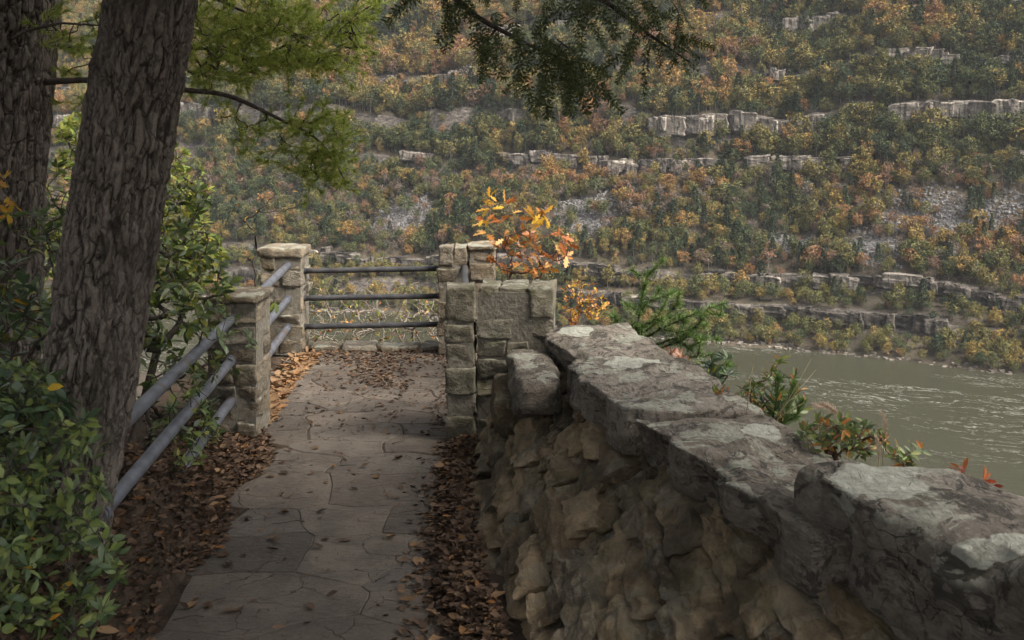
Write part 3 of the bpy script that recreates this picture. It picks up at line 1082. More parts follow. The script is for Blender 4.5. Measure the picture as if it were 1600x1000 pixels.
# ------------------------------------------------------------------ dry-laid wall with a battered face
wall = thing('stone_wall', 'low mossy rubble wall with lichen spotted capstones along the path', 'wall', (0, 0, 0))
FACE_H = .60
def wall_pt(t, v_, d):
    """t = Y, v_ = 0..1 up the face, d = metres into the wall"""
    xb, xt = np.interp(t, WY, WB), np.interp(t, WY, WT)
    x = xb + (xt - xb) * np.clip(v_, -.3, 1.2) + .05 * np.sin(np.clip(v_, 0, 1) * 3.14) * -1
    return np.stack([x + d * .96, t + d * .28, v_ * FACE_H], -1)
rw = np.random.default_rng(44)
DIP = .30                                  # the beds dip along the wall
vb = -.95
seed = 500
while vb < 2.1:
    ch = rw.uniform(.045, .125)
    t = 6.98 + rw.uniform(-.2, 0)
    while t > 1.3:
        ln = rw.uniform(.16, .60) * (1.0 if ch > .075 else .8)
        h1 = ch * rw.uniform(.8, 1.3)
        vc = vb + ch / 2 + DIP * (t - ln / 2 - 4.3)
        if vc > -.04 and vc < 1.02:
            res = (14, 4, 6) if t > 5 else (22, 5, 9)
            q, ff = stone_local(res, rw.uniform(8, 30), .16, rw)
            prot = rw.uniform(-.065, .035)
            tt = t - ln / 2 + q[:, 0] * (ln - .014) * -1
            vv = vb + ch / 2 + q[:, 2] * (h1 - .008) + rw.uniform(-.015, .015) + DIP * (tt - 4.3)
            vv = np.clip(vv, -.12, 1.03)
            dd = prot + (q[:, 1] + .5) * .22
            Wp = wall_pt(tt, vv, dd)
            Wp = rough(Wp, .013, 9.0, seed, (2.2, .9, 2.4), 4)
            chip = np.abs(fbm(Wp * np.array([15, 9, 18]), 3, seed + 1))
            Wp[:, 0] += chip * .028
            c = Wp.mean(0)
            obj('stone', mesh('stone', Wp - c, ff, False, M['wall']), wall, tuple(c))
            seed += 3
        t -= ln
    vb += ch
# mortar and rubble heart
ty_ = np.linspace(1.0, 6.98, 40)
V, F = [], []
for i, t in enumerate(ty_):
    xr = np.interp(t, WY, WR) - .06
    V += [wall_pt(t, -.2, .075), wall_pt(t, .5, .075), wall_pt(t, 1.0, .075), (xr, t, .60), (xr + .08, t, -.9)]
    if i:
        for k in range(4):
            F.append(((i - 1) * 5 + k, i * 5 + k, i * 5 + k + 1, (i - 1) * 5 + k + 1))
F.append((0, 1, 2, 3, 4))
n5 = 39 * 5
F.append((n5 + 4, n5 + 3, n5 + 2, n5 + 1, n5))
obj('mortar', mesh('mortar', np.array(V, float), F, False, M['mortar']), wall)
# capstones: full-width slabs
def capstone(y0, y1, z0, z1, left=0.0, right=0.0, seed=1, res=(56, 34, 12), k=26, ends=(0, 0), amp=.020):
    rng = np.random.default_rng(seed)
    q, ff = stone_local(res, k, .035, rng)
    t = (y0 + y1) / 2 + q[:, 0] * (y1 - y0)
    wv = q[:, 1] + .5
    t = t + (wv - .5) * .10 + np.interp(q[:, 0], [-.5, .5], ends) * (wv - .5)
    xl = np.interp(t, WY, WT) + left
    xr = np.interp(t, WY, WR) + right
    x = xl + (xr - xl) * wv
    tilt = rng.uniform(-.02, .02, 2)
    z = (z0 + z1) / 2 + q[:, 2] * (z1 - z0) + q[:, 0] * tilt[0] + q[:, 1] * tilt[1]
    Wp = np.stack([x, t, z], -1)
    # broken edges, strata steps and a weathered hollow top
    Wp = rough(Wp, amp, 2.6, seed * 7, (1, 1, 1.5), 5)
    edge = 1 - sm(wv, 0, .22)
    bite = fbm(np.stack([t * 4.5, z * 3, 0 * t], -1), 4, seed * 3)
    Wp[:, 0] += edge * np.maximum(bite, -.35) * .08
    Wp[:, 2] -= edge * np.maximum(bite, 0) * .045 * (q[:, 2] > .2)
    ter = fbm(Wp * np.array([3.2, 3.2, .5]), 4, seed * 5)
    Wp[:, 2] += (np.floor(ter * 4) / 4 * .5 + ter * .5) * .022 * sm(q[:, 2], .2, .45)
    c = Wp.mean(0)
    return obj('capstone', mesh('capstone', Wp - c, ff, True, M['cap']), wall, tuple(c))
capstone(5.96, 7.06, .60, .790, .02, .0, 3, ends=(.0, .1))
capstone(4.95, 5.91, .58, .800, -.045, .02, 9)
capstone(3.46, 4.90, .55, .770, -.02, -.02, 14, res=(60, 36, 12))
capstone(2.42, 3.78, .40, .935, .075, .05, 21, res=(70, 44, 20), k=14, amp=.026)
capstone(1.10, 2.37, .55, .86, .0, .0, 28)
def freestone(name, c, size, seed, mat, parent, res=(10, 8, 7), k=8, amp=.02, rz=0.0, jit=.06, sc=5.0, aniso=(1, 1, 1.8)):
    rng = np.random.default_rng(seed)
    q, ff = stone_local(res, k, jit, rng)
    q = q * np.asarray(size)
    ca, sa = math.cos(rz), math.sin(rz)
    q = q @ np.array([[ca, sa, 0], [-sa, ca, 0], [0, 0, 1]])
    q = rough(q + np.asarray(c), amp, sc, seed * 11, aniso, 4) - np.asarray(c)
    return obj(name, mesh(name, q, ff, True, mat), parent, tuple(np.asarray(c) - (np.array(parent.location) if parent else 0)))
# lower mossy shelf beside the first capstone
freestone('ledge_stone', (.145, 6.28, .60), (.27, .98, .20), 71, M['cap'], wall, (14, 26, 8), 7, .025, .05)
freestone('ledge_stone', (.03, 6.55, .40), (.30, .75, .20), 72, M['wall'], wall, (12, 20, 8), 7, .025, .05)

# ------------------------------------------------------------------ stone pillars
rpz = np.random.default_rng(61)
def pillar(label, x0, x1, y0, y1, h, courses, mat, seed, cap=None, rz=0.0):
    c = np.array([(x0 + x1) / 2, (y0 + y1) / 2, 0.])
    p = thing('stone_pillar', label, 'pillar', tuple(c), None, rz)
    wx, wy = x1 - x0, y1 - y0
    rng = np.random.default_rng(seed)
    core = MB()
    e = .007
    v_, f_ = cubegrid(1, 1, 1)
    core.add(v_ * np.array([wx - 2 * e, wy - 2 * e, h - .04]) + np.array([0, 0, (h - .04) / 2]), f_.tolist())
    core.build('mortar', M['mortar'], p, False)
    hs_ = np.array(courses, float)
    hs_ = hs_ / hs_.sum() * (h - (cap or 0))
    z = 0.0
    def put(cx_, cy_, cz, sx, sy, sz):
        q, ff = stone_local((9, 9, 6), rng.uniform(20, 50), .055, rng)
        q = q * np.array([sx + .006, sy + .006, sz]) + np.array([cx_ + rng.uniform(-.006, .006), cy_ + rng.uniform(-.006, .006), cz])
        wpos = q + c
        q = rough(wpos, .012, 11.0, int(rng.integers(1, 9999)), (1, 1, 1.3), 4) - c
        m_ = q.mean(0)
        o = obj('stone', mesh('stone', q - m_, ff, True, mat), p, tuple(m_))
    for i, ch in enumerate(hs_):
        j = .018
        a = rng.uniform(.36, .64)
        sz = ch - j
        if wx > .42 and i % 2 == 0:
            c1, c2 = sorted((rng.uniform(.26, .40), rng.uniform(.60, .74)))
            for q0, q1 in ((0, c1), (c1, c2), (c2, 1)):
                put(((q0 + q1) / 2 - .5) * wx, 0, z + ch / 2, wx * (q1 - q0) - j, wy, sz)
        elif wx < .25:
            put(0, 0, z + ch / 2, wx, wy, sz)
        elif i % 3 == 0:
            put((-.5 + a / 2) * wx, 0, z + ch / 2, wx * a - j, wy, sz)
            put((a / 2) * wx, 0, z + ch / 2, wx * (1 - a) - j, wy, sz)
        elif i % 3 == 1:
            put(0, (-.5 + a / 2) * wy, z + ch / 2, wx, wy * a - j, sz)
            put(0, (a / 2) * wy, z + ch / 2, wx, wy * (1 - a) - j, sz)
        else:
            b = 1 - a
            put((-.5 + b / 2) * wx, 0, z + ch / 2, wx * b - j, wy, sz)
            put((b / 2) * wx, 0, z + ch / 2, wx * (1 - b) - j, wy, sz)
        z += ch
    if cap:
        o = freestone('cap', (c[0], c[1], h - cap / 2 + .002), (wx + .045, wy + .045, cap), seed + 7, mat, p, (20, 20, 5), 14, .012, 0, .02)
    return p
pillar('stone pillar with flat top where the two left pipe railings meet beside the path', -2.10, -1.755, 7.04, 7.46, 1.0, [.13, .14, .11, .15, .12, .13, .15], M['pillar'], 5, .055)
pillar('stone pillar with slab cap at the far left corner of the overlook', -2.395, -2.0, 9.71, 10.12, 1.01, [.13, .14, .10, .14, .10, .15, .11], M['pillar'], 12, .085)
pillar('pale stone pillar at the right end of the three dark cross rails', -.70, -.43, 9.71, 10.05, 1.035, [.16, .15, .17, .14, .16, .19], M['pillar'], 19)
pillar('narrow stone pillar beside the pale pillar, next to the orange sapling', -.41, -.17, 9.80, 10.15, 1.03, [.17, .15, .17, .13, .18, .10], M['pillar'], 23, .05)
pillar('narrow green stained stone pillar at the path edge before the wall end', -.449, -.262, 7.04, 7.32, 1.07, [.17, .15, .19, .15, .15, .25], M['pillar_mossy'], 29)
pillar('broad mossy stone pillar at the far end of the wall', -.232, .31, 7.09, 7.52, 1.055, [.14, .14, .12, .15, .13, .14, .22], M['pillar_mossy'], 40, None, R(-4))

# ------------------------------------------------------------------ kerb under the cross rails
kerb = thing('stone_kerb', 'low row of flat stones under the cross rails at the overlook edge', 'kerb', (-1.25, 10.05, 0))
x = -1.98
i = 0
while x < -.75:
    wd = rpz.uniform(.24, .42)
    freestone('stone', (x + wd / 2, 10.03 + rpz.uniform(-.03, .03), .0 + rpz.uniform(-.015, .015)), (wd - .02, .30, .09), 300 + i, M['pillar'], kerb, (10, 8, 4), 8, .018)
    x += wd
    i += 1

# ------------------------------------------------------------------ pipe railings
def railing(label, A, B, zs, rad, mat, sag=0.0, drop=(0, 0, 0)):
    A, B = np.array(A, float), np.array(B, float)
    r = thing('pipe_railing', label, 'railing', (A[0], A[1], 0))
    loc = np.array([A[0], A[1], 0])
    for (za, zb) in zs:
        mb = MB()
        t = np.linspace(0, 1, 12)[:, None]
        a = np.array([A[0], A[1], za])
        b = np.array([B[0], B[1], zb])
        pts = a + (b - a) * t
        pts[:, 2] -= sag * np.sin(t[:, 0] * math.pi)
        mb.tube(pts, rad, 16)
        d = norm(b - a)
        o = obj('rail', mesh('rail', np.concatenate(mb.v) - loc, mb.f, True, mat), r)
        o.data.polygons.foreach_set('use_smooth', np.array([len(p_.vertices) == 4 for p_ in o.data.polygons]))
        for q, s in ((a, 1), (b, -1)):
            m2 = MB()
            m2.tube([q + d * s * .022, q + d * s * .050], rad * 1.16, 16)
            obj('collar', mesh('collar', np.concatenate(m2.v) - loc, m2.f, False, mat), o)
    return r
railing('grey pipe railing of three rails running behind the leaning trunk', (-1.705, 4.22), (-1.937, 7.08), [(.838, .838), (.552, .552), (.278, .278)], .0335, M['pipe'])
railing('grey pipe railing between the two left stone pillars', (-1.95, 7.42), (-2.13, 9.75), [(.845, .85), (.545, .53), (.27, .262)], .034, M['pipe'])
railing('dark pipe railing of three rails across the overlook edge', (-2.03, 9.88), (-.67, 9.88), [(.775, .80), (.512, .535), (.238, .262)], .0265, M['pipe_dark'])
railing('dark pipe railing between the green stained pillar and the pale pillars', (-.32, 7.26), (-.452, 9.76), [(.83, .83), (.545, .545), (.27, .27)], .03, M['pipe_dark'])

# ================================================================== growing things
def grow(nodes, targets, up=.0):
    """join targets to the nearest earlier node, nearest to the start first; returns points, parent index, load"""
    pts = [np.array(q, float) for q in nodes]
    par = [-1] * len(pts)
    t = np.asarray(targets, float)
    d0 = np.min(np.linalg.norm(t[:, None] - np.array(pts)[None], axis=-1), 1)
    for i in np.argsort(d0):
        A = np.array(pts)
        d = np.linalg.norm(A - t[i], axis=-1) + up * np.maximum(0, A[:, 2] - t[i][2])
        par.append(int(np.argmin(d)))
        pts.append(t[i])
    load = np.ones(len(pts))
    for i in range(len(pts) - 1, -1, -1):
        if par[i] >= 0:
            load[par[i]] += load[i]
    return np.array(pts), par, load
def stems(pts, par, load, r0, rng, sag=.06, expo=.5, n=5):
    mb = MB()
    ax = np.zeros_like(pts)
    for i, p in enumerate(par):
        if p < 0:
            continue
        a, b = pts[p], pts[i]
        L = np.linalg.norm(b - a)
        if L < 1e-4:
            continue
        j = rng.normal(0, .08 * L, (2, 3))
        q = [a, a + (b - a) * .35 + j[0] - np.array([0, 0, sag * L]), a + (b - a) * .7 + j[1] - np.array([0, 0, sag * L]), b]
        ra = r0 * min(load[p], load[i] * 1.6) ** expo
        rb_ = r0 * load[i] ** expo
        mb.tube(q, np.linspace(ra, rb_, 4), n, False)
        ax[i] = (b - q[2]) / max(np.linalg.norm(b - q[2]), 1e-6)
    return mb, ax
def whorls(C, ax, per, rng, spread=.45, upness=.5):
    """leaf positions, directions and normals in rings round twig ends"""
    n = len(C)
    A = norm(ax + np.array([0, 0, upness]) + rng.normal(0, .35, (n, 3)))
    k = rng.integers(per[0], per[1] + 1, n)
    I = np.repeat(np.arange(n), k)
    A = A[I]
    ref = np.where(np.abs(A[:, 2:3]) < .9, np.array([[0, 0, 1.]]), np.array([[1., 0, 0]]))
    e1 = norm(np.cross(A, ref))
    e2 = np.cross(A, e1)
    th = rng.uniform(0, 6.28, len(I))
    ring = np.cos(th)[:, None] * e1 + np.sin(th)[:, None] * e2
    D = norm(ring + A * rng.uniform(-.1, spread * 2, (len(I), 1)))
    N = norm(A + rng.normal(0, .25, (len(I), 3)))
    pos_ = C[I] + A * rng.uniform(-.03, .01, (len(I), 1)) + ring * .004
    return pos_, D, N
def leaf_objs(parent, me, pos_, D, N, L, W, name='leaf'):
    F = frames(D, N)
    pl = np.array(parent.location)
    for q, m_, l, w_ in zip(pos_, F, L, W):
        o = obj(name, me, parent)
        mt = Matrix(m_.tolist()).to_4x4() @ Matrix.Diagonal((l, w_, (l + w_) * .5, 1))
        o.matrix_local = Matrix.Translation(Vector(q - pl)) @ mt
def box_px(px0, px1, py0, py1, Y0, Y1, n, rng, ell=True):
    out = []
    while len(out) < n:
        a, b, c = rng.uniform(-1, 1, 3)
        if ell and a * a + b * b > 1:
            continue
        out.append(P((px0 + px1) / 2 + a * (px1 - px0) / 2, (py0 + py1) / 2 + b * (py1 - py0) / 2, (Y0 + Y1) / 2 + c * (Y1 - Y0) / 2))
    return np.array(out)
def shrub(name, label, cat_, roots, targets, mat, L, ratio, per, seed, stem='twig', r0=.0016, tpl=None, nobj=0, group=None, accent=None, upness=.5, spread=.45, sag=.06, lit=None):
    rng = np.random.default_rng(seed)
    roots = np.asarray(roots, float)
    root = thing(name, label, cat_, tuple(roots[0]), group)
    pts, par, load = grow(roots, targets)
    for i in range(1, len(roots)):          # higher start nodes hang on the one before, others share the root crown
        par[i] = i - 1 if roots[i][2] - gz(roots[i][0], roots[i][1]) > .12 else 0
        load[par[i]] = max(load[par[i]], load[i])
    mb, ax = stems(pts, par, load, r0, rng, sag)
    loc = roots[0]
    obj('stem', mesh('stem', np.concatenate(mb.v) - loc, mb.f, True, M[stem]), root)
    k = len(roots)
    sel = np.arange(k, len(pts))
    if lit is not None:
        sel = sel[rng.uniform(0, 1, len(sel)) < lit]
    q, D, N = whorls(pts[sel], ax[sel], per, rng, spread, upness)
    ln = rng.uniform(L[0], L[1], len(q))
    wd = ln * ratio * rng.uniform(.85, 1.15, len(q))
    tpl = tpl or tpl_leaf()
    first = np.argsort(np.linalg.norm(q - np.array([0, 0, EYE]), axis=-1) / ln)
    a, b = first[:nobj], first[nobj:]
    if nobj:
        me = mesh('leaf', tpl[0], np.array(tpl[1]), True, M[mat])
        leaf_objs(root, me, q[a], D[a], N[a], ln[a], wd[a])
    if len(b):
        if accent:
            am, fr = accent
            pick = rng.uniform(0, 1, len(b)) < fr
            ba = b[pick]
            b = b[~pick]
            if len(ba):
                v_, f_ = scatter(tpl, q[ba], D[ba], N[ba], ln[ba], wd[ba])
                obj('turning_foliage', mesh('turning_foliage', v_ - loc, f_, True, M[am]), root, kind='stuff')
        v_, f_ = scatter(tpl, q[b], D[b], N[b], ln[b], wd[b])
        obj('foliage', mesh('foliage', v_ - loc, f_, True, M[mat]), root, kind='stuff')
    return root
def needles(path_, n, L, rng, width=.0035, spread=.75, tuft=0):
    """bottlebrush needles along a polyline plus a tuft at its tip"""
    path_ = np.asarray(path_, float)
    seg = np.linalg.norm(np.diff(path_, axis=0), axis=1)
    cum = np.concatenate([[0], np.cumsum(seg)])
    t = rng.uniform(0, cum[-1], n)
    if tuft:
        t = np.concatenate([t, np.full(tuft, cum[-1]) - rng.uniform(0, .01, tuft)])
    i = np.clip(np.searchsorted(cum, t) - 1, 0, len(seg) - 1)
    d = norm(path_[i + 1] - path_[i])
    q = path_[i] + (path_[i + 1] - path_[i]) * ((t - cum[i]) / np.maximum(seg[i], 1e-6))[:, None]
    D = norm(d * rng.uniform(.4, 1.1, (len(t), 1)) + rdir(len(t), rng) * spread)
    return q, D, rdir(len(t), rng), L * rng.uniform(.7, 1.15, len(t)), np.full(len(t), width)

def trunk_mesh(pts, rad, mat, seed, fine_to, nth=120, dz=.011, plate=(10.0, 2.0), depth=.016):
    """bark-plated trunk along a centre line; pts rise in z"""
    pts = np.asarray(pts, float)
    rad = np.asarray(rad, float)
    z = np.concatenate([np.arange(pts[0, 2], fine_to, dz), np.arange(fine_to, pts[-1, 2], .12)])
    cxs = np.stack([np.interp(z, pts[:, 2], pts[:, 0]), np.interp(z, pts[:, 2], pts[:, 1])], -1)
    ker = np.ones(25) / 25
    k1 = len(np.arange(pts[0, 2], fine_to, dz))
    for c in (0, 1):
        e = np.pad(cxs[:k1, c], 12, mode='reflect', reflect_type='odd')
        cxs[:k1, c] = np.convolve(e, ker, 'valid')
    r = np.interp(z, pts[:, 2], rad)
    th = np.linspace(0, 2 * math.pi, nth, endpoint=False)
    TH_, Z_ = np.meshgrid(th, z, indexing='ij')
    ct, st = np.cos(TH_), np.sin(TH_)
    q = np.stack([ct * plate[0] * .18, st * plate[0] * .18, Z_ * plate[1]], -1)
    q = q * 2.6
    wq = np.stack([ct * 3, st * 3, Z_ * 6], -1)
    q = q + np.stack([fbm(wq, 2, seed), fbm(wq + 7, 2, seed + 3), fbm(wq + 3, 2, seed + 5)], -1) * .35
    f1, e = voro(q, seed)
    pl = sm(e, .0, .22)
    flaky = fbm(np.stack([ct * 7, st * 7, Z_ * 12], -1), 5, seed + 9, .62)
    big = fbm(np.stack([ct * 1.1, st * 1.1, Z_ * .9], -1), 2, seed + 13)
    rr = np.interp(Z_, pts[:, 2], rad) * (1 + big * .05) + (pl - .6) * depth + flaky * depth * .5
    flare = np.exp(-(Z_ - pts[0, 2]) / .22)
    rr = rr * (1 + flare * (.35 + .25 * np.cos(TH_ * 3 + 1.0) + .12 * np.cos(TH_ * 5)))
    v_ = np.stack([cxs[None, :, 0] + rr * ct, cxs[None, :, 1] + rr * st, Z_], -1)
    nz = len(z)
    idx = np.arange(nth * nz).reshape(nth, nz)
    nx = np.roll(idx, -1, 0)
    f_ = np.stack([idx[:, :-1], nx[:, :-1], nx[:, 1:], idx[:, 1:]], -1).reshape(-1, 4)
    v_ = v_.reshape(-1, 3)
    loc = np.array([pts[0, 0], pts[0, 1], pts[0, 2]])
    me = mesh('trunk', v_ - loc, f_, True, mat)
    at = me.attributes.new('plate', 'FLOAT', 'POINT')
    at.data.foreach_set('value', pl.reshape(-1).astype(np.float32))
    return me, loc

# hemlock spray: flat drooping frond, unit length along x
def spray_tpl(seed, n_side=22, step=.024, nl=.042, nw=.013, wside=.30):
    rng = np.random.default_rng(seed)
    q, D = [], []
    for i in range(n_side):
        x = .08 + .9 * i / n_side
        for s in (-1, 1):
            l = wside * (1 - x) ** .6 * rng.uniform(.6, 1.1) + .03
            d = np.array([.72, s * .70, 0])
            m_ = max(2, int(l / step))
            for k in range(m_):
                b = np.array([x, 0, -.18 * x * x]) + d * l * k / m_ + np.array([0, 0, -.25 * (l * k / m_) ** 2 + rng.normal(0, .006)])
                for t in (-1, 1):
                    q.append(b)
                    D.append(np.array([.72 * .6 + rng.normal(0, .2), s * .7 * .6 + t * .7, rng.normal(-.1, .25)]))
    v_, f_ = scatter(tpl_small(.0), np.array(q), np.array(D), norm(np.array([0, 0, 1.]) + rng.normal(0, .35, (len(q), 3))), rng.uniform(.7, 1.2, len(q)) * nl, nw)
    return v_, f_
SPR = [spray_tpl(s, 12, .055, .105, .034, .20) for s in (1, 2, 3)]
SPR_BIG = [spray_tpl(s, 9, .06, .13, .06) for s in (4, 5)]
def sprays(pos_, D, size, rng, tpls, N=None):
    out = []
    n = len(pos_)
    if N is None:
        N = norm(np.array([0, 0, 1.]) + rng.normal(0, .45, (n, 3)))
    which = rng.integers(0, len(tpls), n)
    for k, t in enumerate(tpls):
        m_ = which == k
        if m_.any():
            out.append(scatter(t, pos_[m_], D[m_], N[m_], size[m_], size[m_]))
    return cat(out)

# ------------------------------------------------------------------ leaning tree beside the path
tr = np.random.default_rng(3)
T1 = [(-1.96, 4.25, .20), (-1.895, 4.27, .50), (-1.80, 4.30, .95), (-1.70, 4.30, 1.6), (-1.60, 4.3, 2.2), (-1.505, 4.3, 2.75), (-1.36, 4.3, 3.8), (-1.15, 4.25, 5.5), (-1.0, 4.2, 9.5)]
R1 = [.19, .185, .183, .186, .180, .183, .17, .14, .04]
me, loc = trunk_mesh(T1, R1, M['bark'], 7, 3.1, 150, .010)
tree1 = thing('leaning_hemlock_tree', 'dark rough barked tree leaning over the path in front of the pipe railing', 'tree', tuple(loc))
obj('trunk', me, tree1)
# the bough that hangs over the view
limbs = [[(-1.36, 4.3, 3.8), (-.9, 4.45, 3.75), P(600, -110, 4.6), P(680, -30, 4.6), P(750, 30, 4.6), P(830, 72, 4.65), P(905, 103, 4.7)],
         [(-1.36, 4.3, 3.8), (-.6, 4.5, 3.7), P(760, -120, 4.8), P(870, -40, 4.85), P(955, 8, 4.9), P(1015, 55, 4.9), P(1078, 97, 4.9)]]
bough = None
mb = MB()
nodes = []
for l in limbs:
    l = np.array(l, float)
    t = np.linspace(0, len(l) - 1, 30)
    q = np.stack([np.interp(t, np.arange(len(l)), l[:, k]) for k in range(3)], -1)
    mb.tube(q, np.linspace(.03, .004, 30), 6)
    nodes += list(q[14:])
bough = obj('bough', mesh('bough', np.concatenate(mb.v) - loc, mb.f, True, M['twig']), tree1)
tg = np.concatenate([box_px(700, 940, -60, 90, 4.4, 5.0, 26, tr), box_px(790, 940, 60, 130, 4.45, 4.9, 24, tr), box_px(940, 1075, 0, 85, 4.7, 5.1, 15, tr), box_px(640, 760, -50, 10, 4.4, 4.9, 8, tr), box_px(850, 1100, -70, 5, 4.6, 5.1, 14, tr)])
pts, par, load = grow(nodes, tg)
mb, ax = stems(pts, par, load, .0011, tr, -.05)
obj('twig', mesh('twig', np.concatenate(mb.v) - loc, mb.f, True, M['twig']), bough, kind='stuff')
k = len(nodes)
D = norm(ax[k:] * .5 + np.array([.25, 0, -.75]) + tr.normal(0, .35, (len(pts) - k, 3)))
e_ = np.array(nodes)[::2]
De = norm(np.array([.4, 0, -.7]) + tr.normal(0, .4, (len(e_), 3)))
v_, f_ = sprays(np.concatenate([pts[k:], e_]), np.concatenate([D, De]), tr.uniform(.15, .30, len(pts) - k + len(e_)), tr, SPR, norm(np.array([0, -.8, .5]) + tr.normal(0, .5, (len(pts) - k + len(e_), 3))))
obj('needles', mesh('needles', v_ - loc, f_, False, M['pine_dark']), bough, kind='stuff')
# crown overhead
def overhead(root, loc, axis_pts, ctr, half, n, seed, size=(.9, 1.6)):
    rng = np.random.default_rng(seed)
    a = np.array(axis_pts, float)
    t = np.linspace(0, len(a) - 1, 14)
    nodes = np.stack([np.interp(t, np.arange(len(a)), a[:, k]) for k in range(3)], -1)
    d = rdir(n, rng) * rng.uniform(.35, 1, (n, 1)) ** .5
    tg = np.array(ctr) + d * np.array(half)
    pts, par, load = grow(list(nodes), tg)
    mb, ax = stems(pts, par, load, .006, rng, -.05, .4, 4)
    cr = obj('crown', mesh('crown', np.concatenate(mb.v) - loc, mb.f, True, M['twig']), root)
    k = len(nodes)
    D = norm(ax[k:] * np.array([1, 1, .3]) + np.array([0, 0, -.35]) + rng.normal(0, .35, (n, 3)))
    v_, f_ = sprays(pts[k:], D, rng.uniform(*size, n), rng, SPR_BIG)
    obj('foliage', mesh('foliage', v_ - loc, f_, False, M['pine_dark']), cr, kind='stuff')
overhead(tree1, loc, [(-1.36, 4.3, 4.2), (-1.15, 4.25, 5.5), (-1.0, 4.2, 9.0)], (-1.5, 2.9, 5.8), (2.5, 2.7, 1.6), 480, 51)

# ------------------------------------------------------------------ pine behind it on the left
T2 = [(-3.30, 6.3, -.95), (-3.24, 6.25, .6), (-3.15, 6.2, 1.9), (-3.055, 6.2, 2.9), (-2.95, 6.2, 4.5), (-2.8, 6.2, 11.0)]
R2 = [.34, .32, .30, .295, .26, .06]
me, loc2 = trunk_mesh(T2, R2, M['bark_grey'], 19, 3.3, 150, .013, (12., 1.7), .020)
tree2 = thing('pine_tree', 'thick grey barked pine with bright green boughs behind the leaning tree', 'tree', tuple(loc2))
obj('trunk', me, tree2)
LIMBS = [([(-3.1, 6.2, 2.42), P(90, 127, 6.15), P(150, 124, 6.1), P(290, 141, 6.0), P(350, 146, 6.0), P(395, 165, 6.0), P(440, 188, 5.95), P(480, 205, 5.95), P(515, 235, 5.9), P(540, 285, 5.9)], .022),
         [[(-3.05, 6.2, 2.7), P(150, 80, 6.3), P(295, 76, 6.3), P(345, 75, 6.3), P(400, 95, 6.3), P(465, 60, 6.3), P(545, 32, 6.3)], .018],
         [[(-2.9, 6.2, 3.6), P(240, -40, 6.5), P(330, -5, 6.5), P(430, 40, 6.5), P(520, 95, 6.4)], .016],
         [[(-3.05, 6.15, 2.66), P(40, 48, 5.7), P(95, 36, 5.6), P(160, 40, 5.5)], .012],
         [[(-2.95, 6.2, 4.1), P(500, -90, 6.8), P(575, -30, 6.8), P(545, 30, 6.8), P(598, -2, 6.8)], .010]]
VOLS = [[box_px(425, 540, 170, 285, 5.7, 6.2, 48, tr), box_px(470, 545, 180, 320, 5.75, 6.1, 34, tr), box_px(330, 430, 165, 235, 5.8, 6.2, 16, tr)],
        [*[np.array([P(290 + t * 275, a + (b - a) * t + tr.normal(0, 9), tr.uniform(5.9, 6.8)) for t in tr.uniform(0, 1, 62) ** .85]) for a, b in ((30, 35), (62, 58), (98, 100), (122, 70))], box_px(290, 400, 60, 150, 6.0, 6.6, 26, tr), box_px(100, 165, 50, 190, 6.1, 6.6, 20, tr)],
        [box_px(260, 470, -30, 70, 6.2, 6.8, 110, tr)],
        [box_px(60, 165, 0, 90, 5.3, 6.0, 20, tr)],
        [box_px(520, 600, -20, 30, 6.6, 7.0, 8, tr)]]
for (pl_, r_), vols in zip(LIMBS, VOLS):
    l = np.array(pl_, float)
    t = np.linspace(0, len(l) - 1, 34)
    q = np.stack([np.interp(t, np.arange(len(l)), l[:, k]) for k in range(3)], -1)
    q[1:-1] = (q[:-2] + q[2:] + q[1:-1]) / 3
    mb = MB()
    mb.tube(q, np.linspace(r_, .004, 34), 7)
    limb = obj('limb', mesh('limb', np.concatenate(mb.v) - loc2, mb.f, True, M['twig']), tree2)
    nodes = list(q[11:])
    tg = np.concatenate(vols)
    pts, par, load = grow(nodes, tg)
    mb, ax = stems(pts, par, load, .0019, tr, .04)
    obj('twig', mesh('twig', np.concatenate(mb.v) - loc2, mb.f, True, M['twig']), limb, kind='stuff')
    Q = []
    for i in range(len(nodes), len(pts)):
        if tr.uniform() < .06:
            continue
        e = norm(ax[i] * .6 + np.array([.45, 0, .15]) + tr.normal(0, .3, 3) * np.array([1, 1, .5]))
        Q.append(needles([pts[i] - e * .05, pts[i] + e * .03, pts[i] + e * .10], 60, .062, tr, .0042, .75, 26))
    Q = [np.concatenate(x) for x in zip(*Q)]
    v_, f_ = scatter(tpl_needle(), *Q)
    obj('needles', mesh('needles', v_ - loc2, f_, False, M['pine']), limb, kind='stuff')
overhead(tree2, loc2, [(-2.9, 6.2, 5.0), (-2.8, 6.2, 10.5)], (-3.6, 6.0, 7.8), (2.0, 2.4, 2.4), 60, 52)

# ------------------------------------------------------------------ unseen tree added behind the camera, its crown placed to shade the near path
T3 = [(2.9, -2.4, -.4), (2.8, -2.4, 2.0), (2.7, -2.3, 5.0), (2.6, -2.2, 10.)]
me, loc3 = trunk_mesh(T3, [.26, .23, .2, .05], M['bark'], 29, 1.0, 48, .05)
tree3 = thing('added_shade_hemlock', 'unseen hemlock added behind the viewpoint to shade the near path', 'tree', tuple(loc3))
obj('trunk', me, tree3)
overhead(tree3, loc3, [(2.8, -2.4, 3.4), (2.6, -1.0, 4.6), (2.6, 1.5, 5.4)], (2.5, 2.3, 5.2), (1.9, 2.5, 1.3), 330, 53)

